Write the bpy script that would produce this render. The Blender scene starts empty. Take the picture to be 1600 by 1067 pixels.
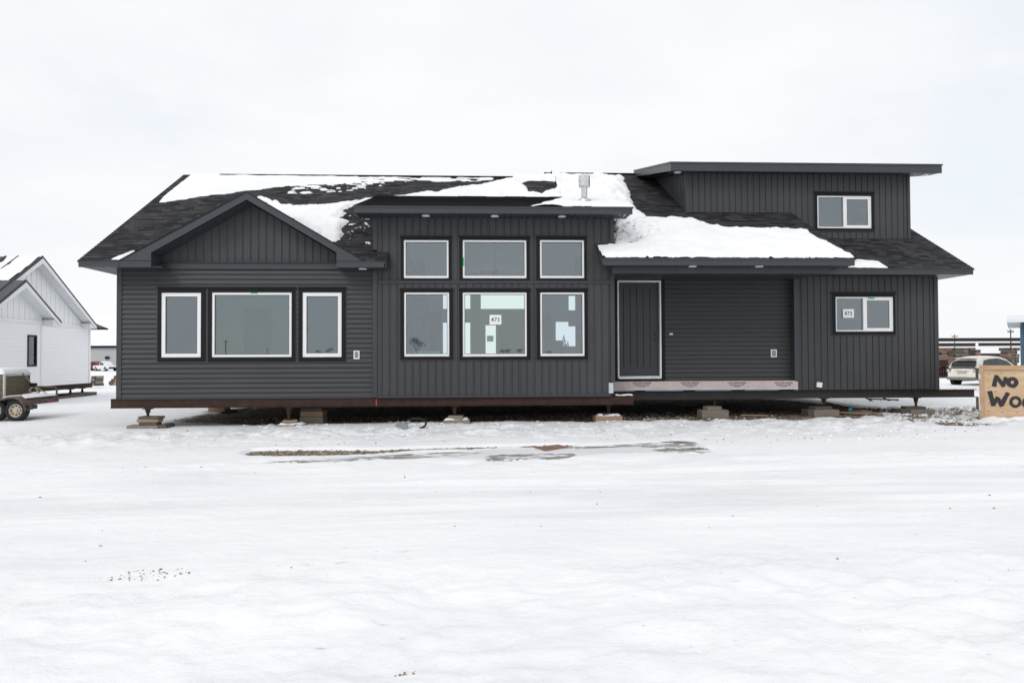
import bpy, bmesh, math, random
import numpy as np
from mathutils import Vector, Matrix, noise as mnoise
random.seed(7)
R = math.radians
scene = bpy.context.scene
COL = scene.collection

# ------------------------------------------------------------------ camera
EYE = 1.48
F = 1160.0                      # focal length in photo pixels (photo 1600 wide)
YAW, PITCH, ROLL = 0.05, 0.0198, 0.004
CAM = Vector((0, -16, EYE))
fwd = Vector((math.sin(YAW)*math.cos(PITCH), math.cos(YAW)*math.cos(PITCH), math.sin(PITCH)))
r0 = Vector((math.cos(YAW), -math.sin(YAW), 0)); u0_ = r0.cross(fwd)
RGT = r0*math.cos(ROLL) - u0_*math.sin(ROLL)
UPV = u0_*math.cos(ROLL) + r0*math.sin(ROLL)
cd = bpy.data.cameras.new("camera"); cam = bpy.data.objects.new("camera", cd); COL.objects.link(cam)
cam.matrix_world = Matrix(((RGT.x, UPV.x, -fwd.x, CAM.x), (RGT.y, UPV.y, -fwd.y, CAM.y), (RGT.z, UPV.z, -fwd.z, CAM.z), (0, 0, 0, 1)))
cd.sensor_width = 36; cd.lens = 36*F/1600; cd.clip_end = 9000; cd.clip_start = .1
scene.camera = cam

def ray(px, py):
    return fwd + RGT*((px-800)/F) + UPV*((533.5-py)/F)
def P(px, py, Y):               # the (X, Z) a photo point has on the plane Y = const
    d = ray(px, py); t = (Y-CAM.y)/d.y
    return CAM.x+d.x*t, CAM.z+d.z*t
def PX(px, py, Y): return P(px, py, Y)[0]
def PZ(px, py, Y): return P(px, py, Y)[1]
def G(px, py, z=0.0):           # the (X, Y) of a photo point on level z
    d = ray(px, py); t = (z-CAM.z)/d.z
    return CAM.x+d.x*t, CAM.y+d.y*t
def onslope(px, py, Ya, Za, m): # hit of the ray with plane z = Za + m (Y-Ya)
    d = ray(px, py)
    t = (Za + m*(CAM.y-Ya) - CAM.z)/(d.z - m*d.y)
    return CAM.x+d.x*t, CAM.y+d.y*t

# ------------------------------------------------------------------ materials
MATS = {}
def mat(name, col, rough=.6, metal=0, var=.12, vscale=6, bump=0, bscale=60, spec=.5, stretch=(1, 1, 1), col2=None, det=4):
    if name in MATS: return MATS[name]
    m = bpy.data.materials.new(name); m.use_nodes = True; nt = m.node_tree; N = nt.nodes; L = nt.links
    b = N['Principled BSDF']; b.inputs['Roughness'].default_value = rough; b.inputs['Metallic'].default_value = metal
    b.inputs['Specular IOR Level'].default_value = spec
    tc = N.new('ShaderNodeTexCoord'); mp = N.new('ShaderNodeMapping'); mp.inputs['Scale'].default_value = stretch
    L.new(tc.outputs['Object'], mp.inputs['Vector'])
    n = N.new('ShaderNodeTexNoise'); n.inputs['Scale'].default_value = vscale; n.inputs['Detail'].default_value = det; n.inputs['Roughness'].default_value = .65
    L.new(mp.outputs[0], n.inputs['Vector'])
    cr = N.new('ShaderNodeValToRGB')
    c = Vector(col); c2 = Vector(col2) if col2 else c*(1+var)
    c1 = c*(1-var) if not col2 else c
    cr.color_ramp.elements[0].position = .3; cr.color_ramp.elements[1].position = .7
    cr.color_ramp.elements[0].color = (*c1, 1); cr.color_ramp.elements[1].color = (*c2, 1)
    L.new(n.outputs['Fac'], cr.inputs['Fac']); L.new(cr.outputs['Color'], b.inputs['Base Color'])
    if bump:
        n2 = N.new('ShaderNodeTexNoise'); n2.inputs['Scale'].default_value = bscale; n2.inputs['Detail'].default_value = 5
        L.new(mp.outputs[0], n2.inputs['Vector'])
        bp = N.new('ShaderNodeBump'); bp.inputs['Strength'].default_value = bump; bp.inputs['Distance'].default_value = .01
        L.new(n2.outputs['Fac'], bp.inputs['Height']); L.new(bp.outputs[0], b.inputs['Normal'])
    MATS[name] = m; return m

M_side = mat('charcoal_vinyl', (.054, .0555, .060), .48, spec=.3, var=.10, vscale=1.3, bump=.22, bscale=5, stretch=(1, 1, .5))
M_side2 = mat('charcoal_vinyl_lap', (.053, .0545, .059), .48, spec=.3, var=.10, vscale=1.3, bump=.22, bscale=5, stretch=(.4, 1, 1))
M_case = mat('black_casing', (.008, .008, .010), .5, var=.08, spec=.2)
M_fascia = mat('slate_metal', (.033, .040, .047), .42, var=.06, vscale=2)
M_soffit = mat('slate_soffit', (.034, .041, .048), .5, var=.06, vscale=2)
M_white = mat('white_vinyl', (.82, .82, .82), .35, var=.02)
M_door = mat('slate_door', (.024, .030, .034), .4, var=.05)
M_rust = mat('rusty_steel', (.030, .016, .012), .75, var=.3, vscale=5, bump=.4, col2=(.058, .031, .023), spec=.3)
M_dsteel = mat('dark_steel', (.030, .028, .029), .6, var=.3, vscale=4, bump=.3, col2=(.050, .042, .040))
M_drywall = mat('drywall', (.72, .75, .78), .9, var=.03)
M_drydark = mat('drywall_sage', (.54, .66, .60), .9, var=.03)
M_floorin = mat('inside_floor', (.25, .22, .18), .5, var=.1)
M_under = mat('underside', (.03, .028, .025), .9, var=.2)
M_wood = mat('weathered_timber', (.17, .145, .12), .85, vscale=9, bump=.6, bscale=50, stretch=(.25, 1, 3), col2=(.30, .265, .225))
M_woodd = mat('dark_timber', (.07, .058, .048), .85, vscale=9, bump=.6, bscale=50, stretch=(.25, 1, 3), col2=(.14, .115, .095))
M_woodr = mat('reddish_timber', (.15, .085, .06), .85, vscale=9, bump=.5, bscale=50, stretch=(.25, 1, 3), col2=(.28, .18, .13))
M_woodn = mat('fresh_timber', (.24, .16, .105), .8, vscale=9, bump=.4, bscale=50, stretch=(.25, 1, 3), col2=(.40, .29, .20))
M_ply = mat('plywood', (.52, .34, .19), .75, vscale=5, bump=.2, bscale=30, stretch=(.35, 1, 2.5), col2=(.66, .50, .34))
M_plyf = mat('pine_frame', (.42, .27, .16), .75, vscale=6, bump=.3, bscale=30, stretch=(.4, .4, 2.5), col2=(.58, .40, .26))
M_paint = mat('black_paint', (.018, .018, .022), .45, var=.2)
M_paper = mat('paper', (.80, .82, .82), .8, var=.02)
M_ink = mat('ink', (.045, .05, .055), .8)
M_galv = mat('galvanised', (.55, .60, .60), .35, metal=.8, var=.1)
M_steelbr = mat('bright_steel', (.62, .62, .62), .22, metal=1, var=.12, vscale=14)
M_green = mat('green_tape', (.02, .42, .12), .5)
M_teal = mat('teal_tape', (.03, .50, .58), .5)
M_wrap = mat('house_wrap', (.56, .46, .44), .6, var=.08, vscale=14, bump=.3, bscale=20)
M_wrapt = mat('house_wrap_print', (.10, .06, .06), .7)
M_wrapb = mat('house_wrap_strip', (.52, .55, .58), .6)
M_black = mat('black_rubber', (.012, .012, .013), .8, var=.2)
M_lightw = mat('light_trim', (.85, .85, .82), .5)
M_whiteside = mat('white_lap', (.87, .88, .89), .55, var=.02)
M_wsoffit = mat('white_soffit', (.76, .78, .80), .6, var=.02)
M_metalroof = mat('dark_metal_roof', (.045, .048, .055), .45, var=.1)
M_cream = mat('dirty_cream_paint', (.66, .62, .53), .35, vscale=3, bump=0, col2=(.86, .84, .79))
M_wpaint = mat('white_car_paint', (.75, .76, .78), .3, var=.05)
M_rpaint = mat('red_car_paint', (.25, .02, .025), .3, var=.1)
M_tinted = mat('tinted_glass', (.012, .014, .016), .06, var=.1)
M_tail = mat('tail_lamp', (.25, .16, .15), .3)
M_rim = mat('alloy_rim', (.35, .35, .34), .4, metal=.6)
M_rimtan = mat('tan_rim', (.50, .44, .35), .6, var=.25, vscale=20)
M_osb = mat('olive_crate', (.085, .07, .045), .9, vscale=18, bump=.5, col2=(.22, .19, .12))
M_greywall = mat('grey_metal_wall', (.40, .41, .42), .6, var=.04, vscale=.4)
M_blueside = mat('blue_siding', (.05, .10, .15), .6, var=.1)
M_card = mat('cardboard', (.22, .13, .085), .9, var=.15, vscale=8)
M_bark = mat('bark', (.06, .05, .045), .9, var=.3, vscale=8)
M_pole = mat('pole_wood', (.10, .085, .07), .9, var=.2)
M_greybox = mat('grey_meter_box', (.26, .30, .31), .5, var=.1)
M_fender = mat('rusty_fender', (.09, .055, .042), .7, vscale=10, col2=(.16, .12, .10), bump=.3)
M_strap = mat('strap', (.42, .36, .27), .9)
M_pebble = mat('pebbles', (.10, .08, .06), .9, var=.3, vscale=13, col2=(.46, .38, .29), det=1)

def glass_mat(name, trans, add):
    m = bpy.data.materials.new(name); m.use_nodes = True; nt = m.node_tree; N = nt.nodes; L = nt.links
    N.remove(N['Principled BSDF']); out = N['Material Output']
    g = N.new('ShaderNodeBsdfGlossy'); g.inputs['Roughness'].default_value = .004; g.inputs['Color'].default_value = (.90, .96, 1, 1)
    t = N.new('ShaderNodeBsdfTransparent'); t.inputs['Color'].default_value = (*trans, 1)
    lw = N.new('ShaderNodeFresnel'); lw.inputs['IOR'].default_value = 1.5
    a = N.new('ShaderNodeMath'); a.operation = 'ADD'; a.inputs[1].default_value = add; L.new(lw.outputs[0], a.inputs[0])
    # faint waviness of the panes
    tc = N.new('ShaderNodeTexCoord'); n = N.new('ShaderNodeTexNoise'); n.inputs['Scale'].default_value = 1.3
    L.new(tc.outputs['Object'], n.inputs['Vector']); bp = N.new('ShaderNodeBump'); bp.inputs['Strength'].default_value = .02; bp.inputs['Distance'].default_value = .003
    L.new(n.outputs['Fac'], bp.inputs['Height']); L.new(bp.outputs[0], g.inputs['Normal'])
    mx = N.new('ShaderNodeMixShader'); L.new(a.outputs[0], mx.inputs[0]); L.new(t.outputs[0], mx.inputs[1]); L.new(g.outputs[0], mx.inputs[2])
    L.new(mx.outputs[0], out.inputs['Surface']); return m
M_glass = glass_mat('coated_glass', (.84, .90, .92), .095); M_glassg = glass_mat('clear_green_glass', (.88, .95, .91), .095)

def shingle_mat():
    m = bpy.data.materials.new('asphalt_shingles'); m.use_nodes = True; nt = m.node_tree; N = nt.nodes; L = nt.links
    b = N['Principled BSDF']; b.inputs['Roughness'].default_value = .92; b.inputs['Specular IOR Level'].default_value = .25
    tc = N.new('ShaderNodeTexCoord'); br = N.new('ShaderNodeTexBrick')
    br.inputs['Scale'].default_value = 1; br.inputs['Brick Width'].default_value = .22; br.inputs['Row Height'].default_value = .14
    br.inputs['Mortar Size'].default_value = .004; br.inputs['Color1'].default_value = (.012, .0125, .014, 1); br.inputs['Color2'].default_value = (.058, .058, .062, 1)
    br.inputs['Mortar'].default_value = (.010, .010, .012, 1); br.offset = .37; br.inputs['Bias'].default_value = 0
    L.new(tc.outputs['UV'], br.inputs['Vector'])
    n = N.new('ShaderNodeTexNoise'); n.inputs['Scale'].default_value = 3.5; n.inputs['Detail'].default_value = 6; L.new(tc.outputs['UV'], n.inputs['Vector'])
    mr = N.new('ShaderNodeMapRange'); mr.inputs['To Min'].default_value = .55; mr.inputs['To Max'].default_value = 1.5; L.new(n.outputs['Fac'], mr.inputs['Value'])
    mx = N.new('ShaderNodeMix'); mx.data_type = 'RGBA'; mx.blend_type = 'MULTIPLY'; mx.inputs[0].default_value = 1
    L.new(br.outputs['Color'], mx.inputs[6]); L.new(mr.outputs[0], mx.inputs[7]); L.new(mx.outputs[2], b.inputs['Base Color'])
    n2 = N.new('ShaderNodeTexNoise'); n2.inputs['Scale'].default_value = 150; L.new(tc.outputs['UV'], n2.inputs['Vector'])
    bp = N.new('ShaderNodeBump'); bp.inputs['Strength'].default_value = .5; bp.inputs['Distance'].default_value = .004
    L.new(n2.outputs['Fac'], bp.inputs['Height']); L.new(bp.outputs[0], b.inputs['Normal'])
    return m
M_shin = shingle_mat()

def snow_mat(name, ground=False):
    m = bpy.data.materials.new(name); m.use_nodes = True; nt = m.node_tree; N = nt.nodes; L = nt.links
    b = N['Principled BSDF']; b.inputs['Roughness'].default_value = .75; b.inputs['Specular IOR Level'].default_value = .2
    tc = N.new('ShaderNodeTexCoord')
    n = N.new('ShaderNodeTexNoise'); n.inputs['Scale'].default_value = .6; n.inputs['Detail'].default_value = 8; n.inputs['Roughness'].default_value = .6
    mp = N.new('ShaderNodeMapping'); mp.inputs['Scale'].default_value = (.6, 1, 1) if ground else (1, 1, 1)
    L.new(tc.outputs['Object'], mp.inputs['Vector']); L.new(mp.outputs[0], n.inputs['Vector'])
    cr = N.new('ShaderNodeValToRGB'); e = cr.color_ramp.elements
    e[0].position = .30; e[0].color = (.83, .84, .86, 1); e[1].position = .55; e[1].color = (.895, .902, .915, 1)
    L.new(n.outputs['Fac'], cr.inputs['Fac'])
    last = cr.outputs['Color']
    if ground:   # dirt specks thrown up on the packed snow
        n3 = N.new('ShaderNodeTexNoise'); n3.inputs['Scale'].default_value = 14; n3.inputs['Detail'].default_value = 3
        L.new(mp.outputs[0], n3.inputs['Vector'])
        n4 = N.new('ShaderNodeTexNoise'); n4.inputs['Scale'].default_value = .55; n4.inputs['Detail'].default_value = 3; L.new(tc.outputs['Object'], n4.inputs['Vector'])
        ad = N.new('ShaderNodeMath'); ad.operation = 'ADD'; L.new(n3.outputs['Fac'], ad.inputs[0]); L.new(n4.outputs['Fac'], ad.inputs[1])
        mr = N.new('ShaderNodeMapRange'); mr.inputs['From Min'].default_value = 1.30; mr.inputs['From Max'].default_value = 1.46; L.new(ad.outputs[0], mr.inputs['Value'])
        mx = N.new('ShaderNodeMix'); mx.data_type = 'RGBA'; L.new(mr.outputs[0], mx.inputs[0]); L.new(last, mx.inputs[6]); mx.inputs[7].default_value = (.55, .53, .50, 1)
        last = mx.outputs[2]
    if ground:   # dirtier packed snow where vehicles and runoff have been (mask painted per vertex)
        at = N.new('ShaderNodeAttribute'); at.attribute_name = 'grime'
        mx2 = N.new('ShaderNodeMix'); mx2.data_type = 'RGBA'; L.new(at.outputs['Fac'], mx2.inputs[0]); L.new(last, mx2.inputs[6]); mx2.inputs[7].default_value = (.56, .57, .58, 1)
        last = mx2.outputs[2]
    L.new(last, b.inputs['Base Color'])
    n2 = N.new('ShaderNodeTexNoise'); n2.inputs['Scale'].default_value = 8 if ground else 26; n2.inputs['Detail'].default_value = 9; n2.inputs['Roughness'].default_value = .62
    L.new(mp.outputs[0], n2.inputs['Vector'])
    bp = N.new('ShaderNodeBump'); bp.inputs['Strength'].default_value = .6 if ground else .8; bp.inputs['Distance'].default_value = .05 if ground else .02
    L.new(n2.outputs['Fac'], bp.inputs['Height']); L.new(bp.outputs[0], b.inputs['Normal'])
    return m
M_snow = snow_mat('snow', True); M_rsnow = snow_mat('roof_snow')

def gravel_mat():
    m = bpy.data.materials.new('gravel'); m.use_nodes = True; nt = m.node_tree; N = nt.nodes; L = nt.links
    b = N['Principled BSDF']; b.inputs['Roughness'].default_value = .95
    tc = N.new('ShaderNodeTexCoord'); v = N.new('ShaderNodeTexVoronoi'); v.inputs['Scale'].default_value = 28; L.new(tc.outputs['Object'], v.inputs['Vector'])
    sx = N.new('ShaderNodeSeparateXYZ'); L.new(v.outputs['Color'], sx.inputs[0])
    cr = N.new('ShaderNodeValToRGB'); e = cr.color_ramp.elements; e[0].position = 0; e[0].color = (.05, .04, .032, 1); e[1].position = 1; e[1].color = (.44, .37, .29, 1)
    x = e.new(.6); x.color = (.15, .12, .095, 1)
    L.new(sx.outputs[0], cr.inputs['Fac']); L.new(cr.outputs['Color'], b.inputs['Base Color'])
    bp = N.new('ShaderNodeBump'); bp.inputs['Strength'].default_value = 1; bp.inputs['Distance'].default_value = .03; bp.invert = True
    L.new(v.outputs['Distance'], bp.inputs['Height']); L.new(bp.outputs[0], b.inputs['Normal']); return m
M_gravel = gravel_mat()
def ice_mat():
    m = bpy.data.materials.new('ice'); m.use_nodes = True; nt = m.node_tree; N = nt.nodes; L = nt.links
    b = N['Principled BSDF']; b.inputs['Roughness'].default_value = .35
    tc = N.new('ShaderNodeTexCoord'); mp = N.new('ShaderNodeMapping'); mp.inputs['Scale'].default_value = (.5, 1.3, 1); L.new(tc.outputs['Object'], mp.inputs['Vector'])
    n = N.new('ShaderNodeTexNoise'); n.inputs['Scale'].default_value = 2.6; n.inputs['Detail'].default_value = 9; n.inputs['Roughness'].default_value = .7; L.new(mp.outputs[0], n.inputs['Vector'])
    cr = N.new('ShaderNodeValToRGB'); e = cr.color_ramp.elements; e[0].position = .40; e[0].color = (.17, .15, .125, 1); e[1].position = .62; e[1].color = (.80, .81, .82, 1)
    x = e.new(.5); x.color = (.38, .37, .34, 1)
    L.new(n.outputs['Fac'], cr.inputs['Fac']); L.new(cr.outputs['Color'], b.inputs['Base Color']); return m
M_ice = ice_mat()

# ------------------------------------------------------------------ object helpers
def tag(o, label=None, cat=None, group=None, kind=None):
    if label: o['label'] = label
    if cat: o['category'] = cat
    if group: o['group'] = group
    if kind: o['kind'] = kind
    return o
def empty(name, loc=(0, 0, 0), rz=0, parent=None):
    o = bpy.data.objects.new(name, None); COL.objects.link(o); o.location = loc; o.rotation_euler = (0, 0, rz)
    if parent: o.parent = parent
    return o
class MB:
    def __init__(s): s.v = []; s.f = []; s.mi = []; s.uv = {}; s.cur = 0
    def pts(s, ps): n = len(s.v); s.v += [tuple(p) for p in ps]; return list(range(n, n+len(ps)))
    def face(s, ps, uv=None):
        i = s.pts(ps); s.f.append(i); s.mi.append(s.cur)
        if uv: s.uv[len(s.f)-1] = uv
    def box(s, x0, x1, y0, y1, z0, z1, M=None):
        c = [(x0, y0, z0), (x1, y0, z0), (x1, y1, z0), (x0, y1, z0), (x0, y0, z1), (x1, y0, z1), (x1, y1, z1), (x0, y1, z1)]
        if M: c = [tuple(M @ Vector(p)) for p in c]
        i = s.pts(c)
        for q in ((0, 3, 2, 1), (4, 5, 6, 7), (0, 1, 5, 4), (1, 2, 6, 5), (2, 3, 7, 6), (3, 0, 4, 7)):
            s.f.append([i[k] for k in q]); s.mi.append(s.cur)
        return s
    def prism(s, poly, y0, y1):            # poly in (x, z), extruded along y
        a = s.pts([(x, y0, z) for x, z in poly]); b = s.pts([(x, y1, z) for x, z in poly]); n = len(poly)
        s.f.append(a); s.mi.append(s.cur); s.f.append(b[::-1]); s.mi.append(s.cur)
        for k in range(n): s.f.append([a[k], b[k], b[(k+1) % n], a[(k+1) % n]]); s.mi.append(s.cur)
        return s
    def prismx(s, poly, x0, x1):           # poly in (y, z), extruded along x
        a = s.pts([(x0, y, z) for y, z in poly]); b = s.pts([(x1, y, z) for y, z in poly]); n = len(poly)
        s.f.append(a); s.mi.append(s.cur); s.f.append(b[::-1]); s.mi.append(s.cur)
        for k in range(n): s.f.append([a[k], b[k], b[(k+1) % n], a[(k+1) % n]]); s.mi.append(s.cur)
        return s
    def tube(s, path, rad, n=8, caps=True):
        path = [Vector(p) for p in path]; rads = rad if isinstance(rad, (list, tuple)) else [rad]*len(path); rings = []
        for k, p in enumerate(path):
            d = (path[min(k+1, len(path)-1)]-path[max(k-1, 0)]).normalized()
            a = d.orthogonal().normalized() if k == 0 else (a0 - d*a0.dot(d)).normalized()
            a0 = a; b = d.cross(a)
            rings.append(s.pts([p+(a*math.cos(2*math.pi*j/n)+b*math.sin(2*math.pi*j/n))*rads[k] for j in range(n)]))
        for r1, r2 in zip(rings, rings[1:]):
            for j in range(n): s.f.append([r1[j], r1[(j+1) % n], r2[(j+1) % n], r2[j]]); s.mi.append(s.cur)
        if caps:
            s.f.append(rings[0][::-1]); s.mi.append(s.cur); s.f.append(rings[-1]); s.mi.append(s.cur)
        return s
    def build(s, name, m, parent=None, bevel=0, smooth=False):
        me = bpy.data.meshes.new(name); me.from_pydata(s.v, [], s.f)
        for mm in (m if isinstance(m, (list, tuple)) else [m]): me.materials.append(mm)
        me.polygons.foreach_set('material_index', s.mi)
        if s.uv:
            ul = me.uv_layers.new(name='UVMap')
            for fi, uvs in s.uv.items():
                for li, uv in zip(me.polygons[fi].loop_indices, uvs): ul.data[li].uv = uv
        if smooth: me.polygons.foreach_set('use_smooth', [True]*len(me.polygons))
        me.update(); o = bpy.data.objects.new(name, me); COL.objects.link(o)
        if parent: o.parent = parent
        if bevel:
            bm = bmesh.new(); bm.from_mesh(me); bmesh.ops.recalc_face_normals(bm, faces=bm.faces); bm.to_mesh(me); bm.free()
            md = o.modifiers.new('bevel', 'BEVEL'); md.width = bevel; md.segments = 2; md.limit_method = 'ANGLE'
        return o

def sheet(mb, poly, q0, qtop, holes, mp, pax):
    """strips between profile points (p, off); extent q0..qtop(p); holes (pmin,pmax,qmin,qmax); mp(p,q,off)->xyz"""
    qt = qtop if callable(qtop) else (lambda p: qtop)
    cuts = sorted({h[0] for h in holes} | {h[1] for h in holes} | (set(pax) if pax else set()))
    for (pa, oa), (pb, ob) in zip(poly, poly[1:]):
        seg = [(pa, oa)]
        if pb > pa:
            for c in cuts:
                if pa+1e-5 < c < pb-1e-5: seg.append((c, oa+(ob-oa)*(c-pa)/(pb-pa)))
        seg.append((pb, ob))
        for (a, oa_), (b, ob_) in zip(seg, seg[1:]):
            mid = (a+b)/2
            hs = sorted([(h[2], h[3]) for h in holes if h[0] < mid < h[1]])
            q = q0
            for h0, h1 in hs:
                if h0 > q: mb.face([mp(a, q, oa_), mp(b, q, ob_), mp(b, h0, ob_), mp(a, h0, oa_)])
                q = max(q, h1)
            ta, tb = qt(a), qt(b)
            if max(ta, tb) > q+1e-4: mb.face([mp(a, q, oa_), mp(b, q, ob_), mp(b, max(tb, q), ob_), mp(a, max(ta, q), oa_)])

def batten_profile(u0, u1, pitch, w=.022, h=.012, double=False):
    pts = [(u0, 0)]; u = u0+pitch*.5
    while u < u1-w:
        if double:   # a narrow board between two grooves
            for du, of in ((0, 0), (.004, -h), (.010, 0), (w+.010, .003), (w+.014, -h), (w+.020, 0)): pts.append((u+du, of))
        else:
            for du, of in ((0, 0), (.004, -h), (.010, -h), (.013, h*.8), (.026, h*.6), (.032, 0)): pts.append((u+du, of))
        u += pitch
    pts.append((u1, 0)); return pts
def lap_profile(v0, v1, pitch, h=.018, g=-.016):
    pts = []; v = v0
    while v < v1-1e-4:
        e = min(v+pitch, v1)
        if e-v > pitch*.5: pts += [(v, h), (v+pitch*.3, h*.95), (e-.020, h*.25), (e-.018, g), (e, g)]
        else: pts += [(v, h), (e, h*.5)]
        v += pitch
    return pts
def front(Y): return lambda u, v, off: (u, Y-off, v)
def front_s(Y): return lambda v, u, off: (u, Y-off, v)
def batten_wall(mb, Y, x0, x1, z0, ztop, holes, pitch, double=False, apex=None):
    sheet(mb, batten_profile(x0, x1, pitch, double=double), z0, ztop, holes, front(Y), apex)
def lap_wall(mb, Y, x0, x1, z0, z1, holes, pitch):
    sheet(mb, lap_profile(z0, z1, pitch), x0, x1, [(h[2], h[3], h[0], h[1]) for h in holes], front_s(Y), None)

def ring(mb, x0, x1, z0, z1, t, y0, y1, tb=None):
    tb = tb or t
    mb.box(x0, x1, y0, y1, z1-t, z1); mb.box(x0, x1, y0, y1, z0, z0+tb)
    mb.box(x0, x0+t, y0, y1, z0+tb, z1-t); mb.box(x1-t, x1, y0, y1, z0+tb, z1-t)

# ------------------------------------------------------------------ numpy noise and distance fields
_rng = np.random.RandomState(3); _tab = _rng.rand(256, 256)
def vnoise(x, y):
    xi = np.floor(x).astype(int); yi = np.floor(y).astype(int); fx = x-xi; fy = y-yi
    fx = fx*fx*fx*(fx*(fx*6-15)+10); fy = fy*fy*fy*(fy*(fy*6-15)+10)
    a = _tab[xi & 255, yi & 255]; b = _tab[(xi+1) & 255, yi & 255]; c = _tab[xi & 255, (yi+1) & 255]; d = _tab[(xi+1) & 255, (yi+1) & 255]
    return (a*(1-fx)+b*fx)*(1-fy)+(c*(1-fx)+d*fx)*fy - .5
def fbm(x, y, oct=4, rough=.5):
    s = 0; a = 1
    for k in range(oct): s = s+a*vnoise(x*2**k+17.3*k, y*2**k+5.1*k); a *= rough
    return s
def sdf(x, y, poly):            # signed distance, positive inside
    d = np.full(x.shape, 1e9); ins = np.zeros(x.shape, bool); n = len(poly)
    for k in range(n):
        ax, ay = poly[k]; bx, by = poly[(k+1) % n]; ex, ey = bx-ax, by-ay
        t = np.clip(((x-ax)*ex+(y-ay)*ey)/(ex*ex+ey*ey+1e-12), 0, 1)
        d = np.minimum(d, np.hypot(x-ax-t*ex, y-ay-t*ey))
        c = ((ay > y) != (by > y)) & (x < (bx-ax)*(y-ay)/((by-ay) if abs(by-ay) > 1e-12 else 1e-12)+ax); ins ^= c
    return np.where(ins, d, -d)
def grid_obj(name, X, Y, Z, m, parent=None, keep=None):
    nr, nc = X.shape; co = np.stack([X, Y, Z], -1).reshape(-1, 3).astype(np.float32)
    idx = np.arange(nr*nc).reshape(nr, nc)
    q = np.stack([idx[:-1, :-1], idx[:-1, 1:], idx[1:, 1:], idx[1:, :-1]], -1).reshape(-1, 4)
    if keep is not None:
        k = (keep[:-1, :-1] | keep[:-1, 1:] | keep[1:, 1:] | keep[1:, :-1]).reshape(-1); q = q[k]
        used = np.unique(q); remap = np.zeros(nr*nc, int); remap[used] = np.arange(len(used)); q = remap[q]; co = co[used]
    me = bpy.data.meshes.new(name); me.vertices.add(len(co)); me.vertices.foreach_set('co', co.ravel())
    me.loops.add(q.size); me.loops.foreach_set('vertex_index', q.ravel().astype(np.int32))
    me.polygons.add(len(q)); me.polygons.foreach_set('loop_start', np.arange(0, q.size, 4, dtype=np.int32)); me.polygons.foreach_set('loop_total', np.full(len(q), 4, np.int32))
    me.polygons.foreach_set('use_smooth', np.ones(len(q), bool)); me.update(calc_edges=True); me.validate()
    me.materials.append(m); o = bpy.data.objects.new(name, me); COL.objects.link(o)
    if parent: o.parent = parent
    return o
# ------------------------------------------------------------------ THE DARK HOUSE
YE, YM, YMF, YP, YR, YRE, YPF, YD, YDF = -.5, -.05, -.6, 1.15, .95, .45, -.9, 2.2, 1.75
house = empty('modular_house', (0, 0, 0))
tag(house, 'long charcoal sided house raised on steel beams, patchy snow on its shingled roof', 'house')
T = .10
def rect(px0, py0, px1, py1, Y):            # photo box on a wall -> x0,x1,z0,z1
    xm, ym = (px0+px1)/2, (py0+py1)/2
    return PX(px0, ym, Y), PX(px1, ym, Y), PZ(xm, py1, Y), PZ(xm, py0, Y)

ZF = PZ(1000, 594, YP)                       # floor level
zwb = (PZ(187, 622, 0)+PZ(583, 620.5, 0))/2  # wall foot
XL, XLC = PX(185, 520, 0), PX(590, 520, 0)
XM0, XM1 = XLC, PX(960, 520, YM)
XR0, XR1 = PX(1240, 520, YR), PX(1465, 520, YR)
YB = 9.9                                      # rear wall
ZE = PZ(150, 407, YE); ZEB = PZ(150, 417.5, YE)       # left eave fascia top/bottom
mL = .565; YRL = 4.95; ZRL = ZE+mL*(YRL-YE)
def zL(y): return ZE+mL*(y-YE)
ZPE = PZ(1140, 403, YPF); ZPB = PZ(1140, 415, YPF)
mLb = .47; zLb = lambda y: ZRL-mLb*(y-YRL)
mR = .50; YRR = 5.9; ZRR = ZPE+mR*(YRR-YPF)
def zR(y): return ZPE+mR*(y-YPF)
ZRE = PZ(1400, 419, YRE); ZREB = PZ(1400, 429, YRE); mQ = .545
def zQ(y): return ZRE+mQ*(y-YRE)

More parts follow.
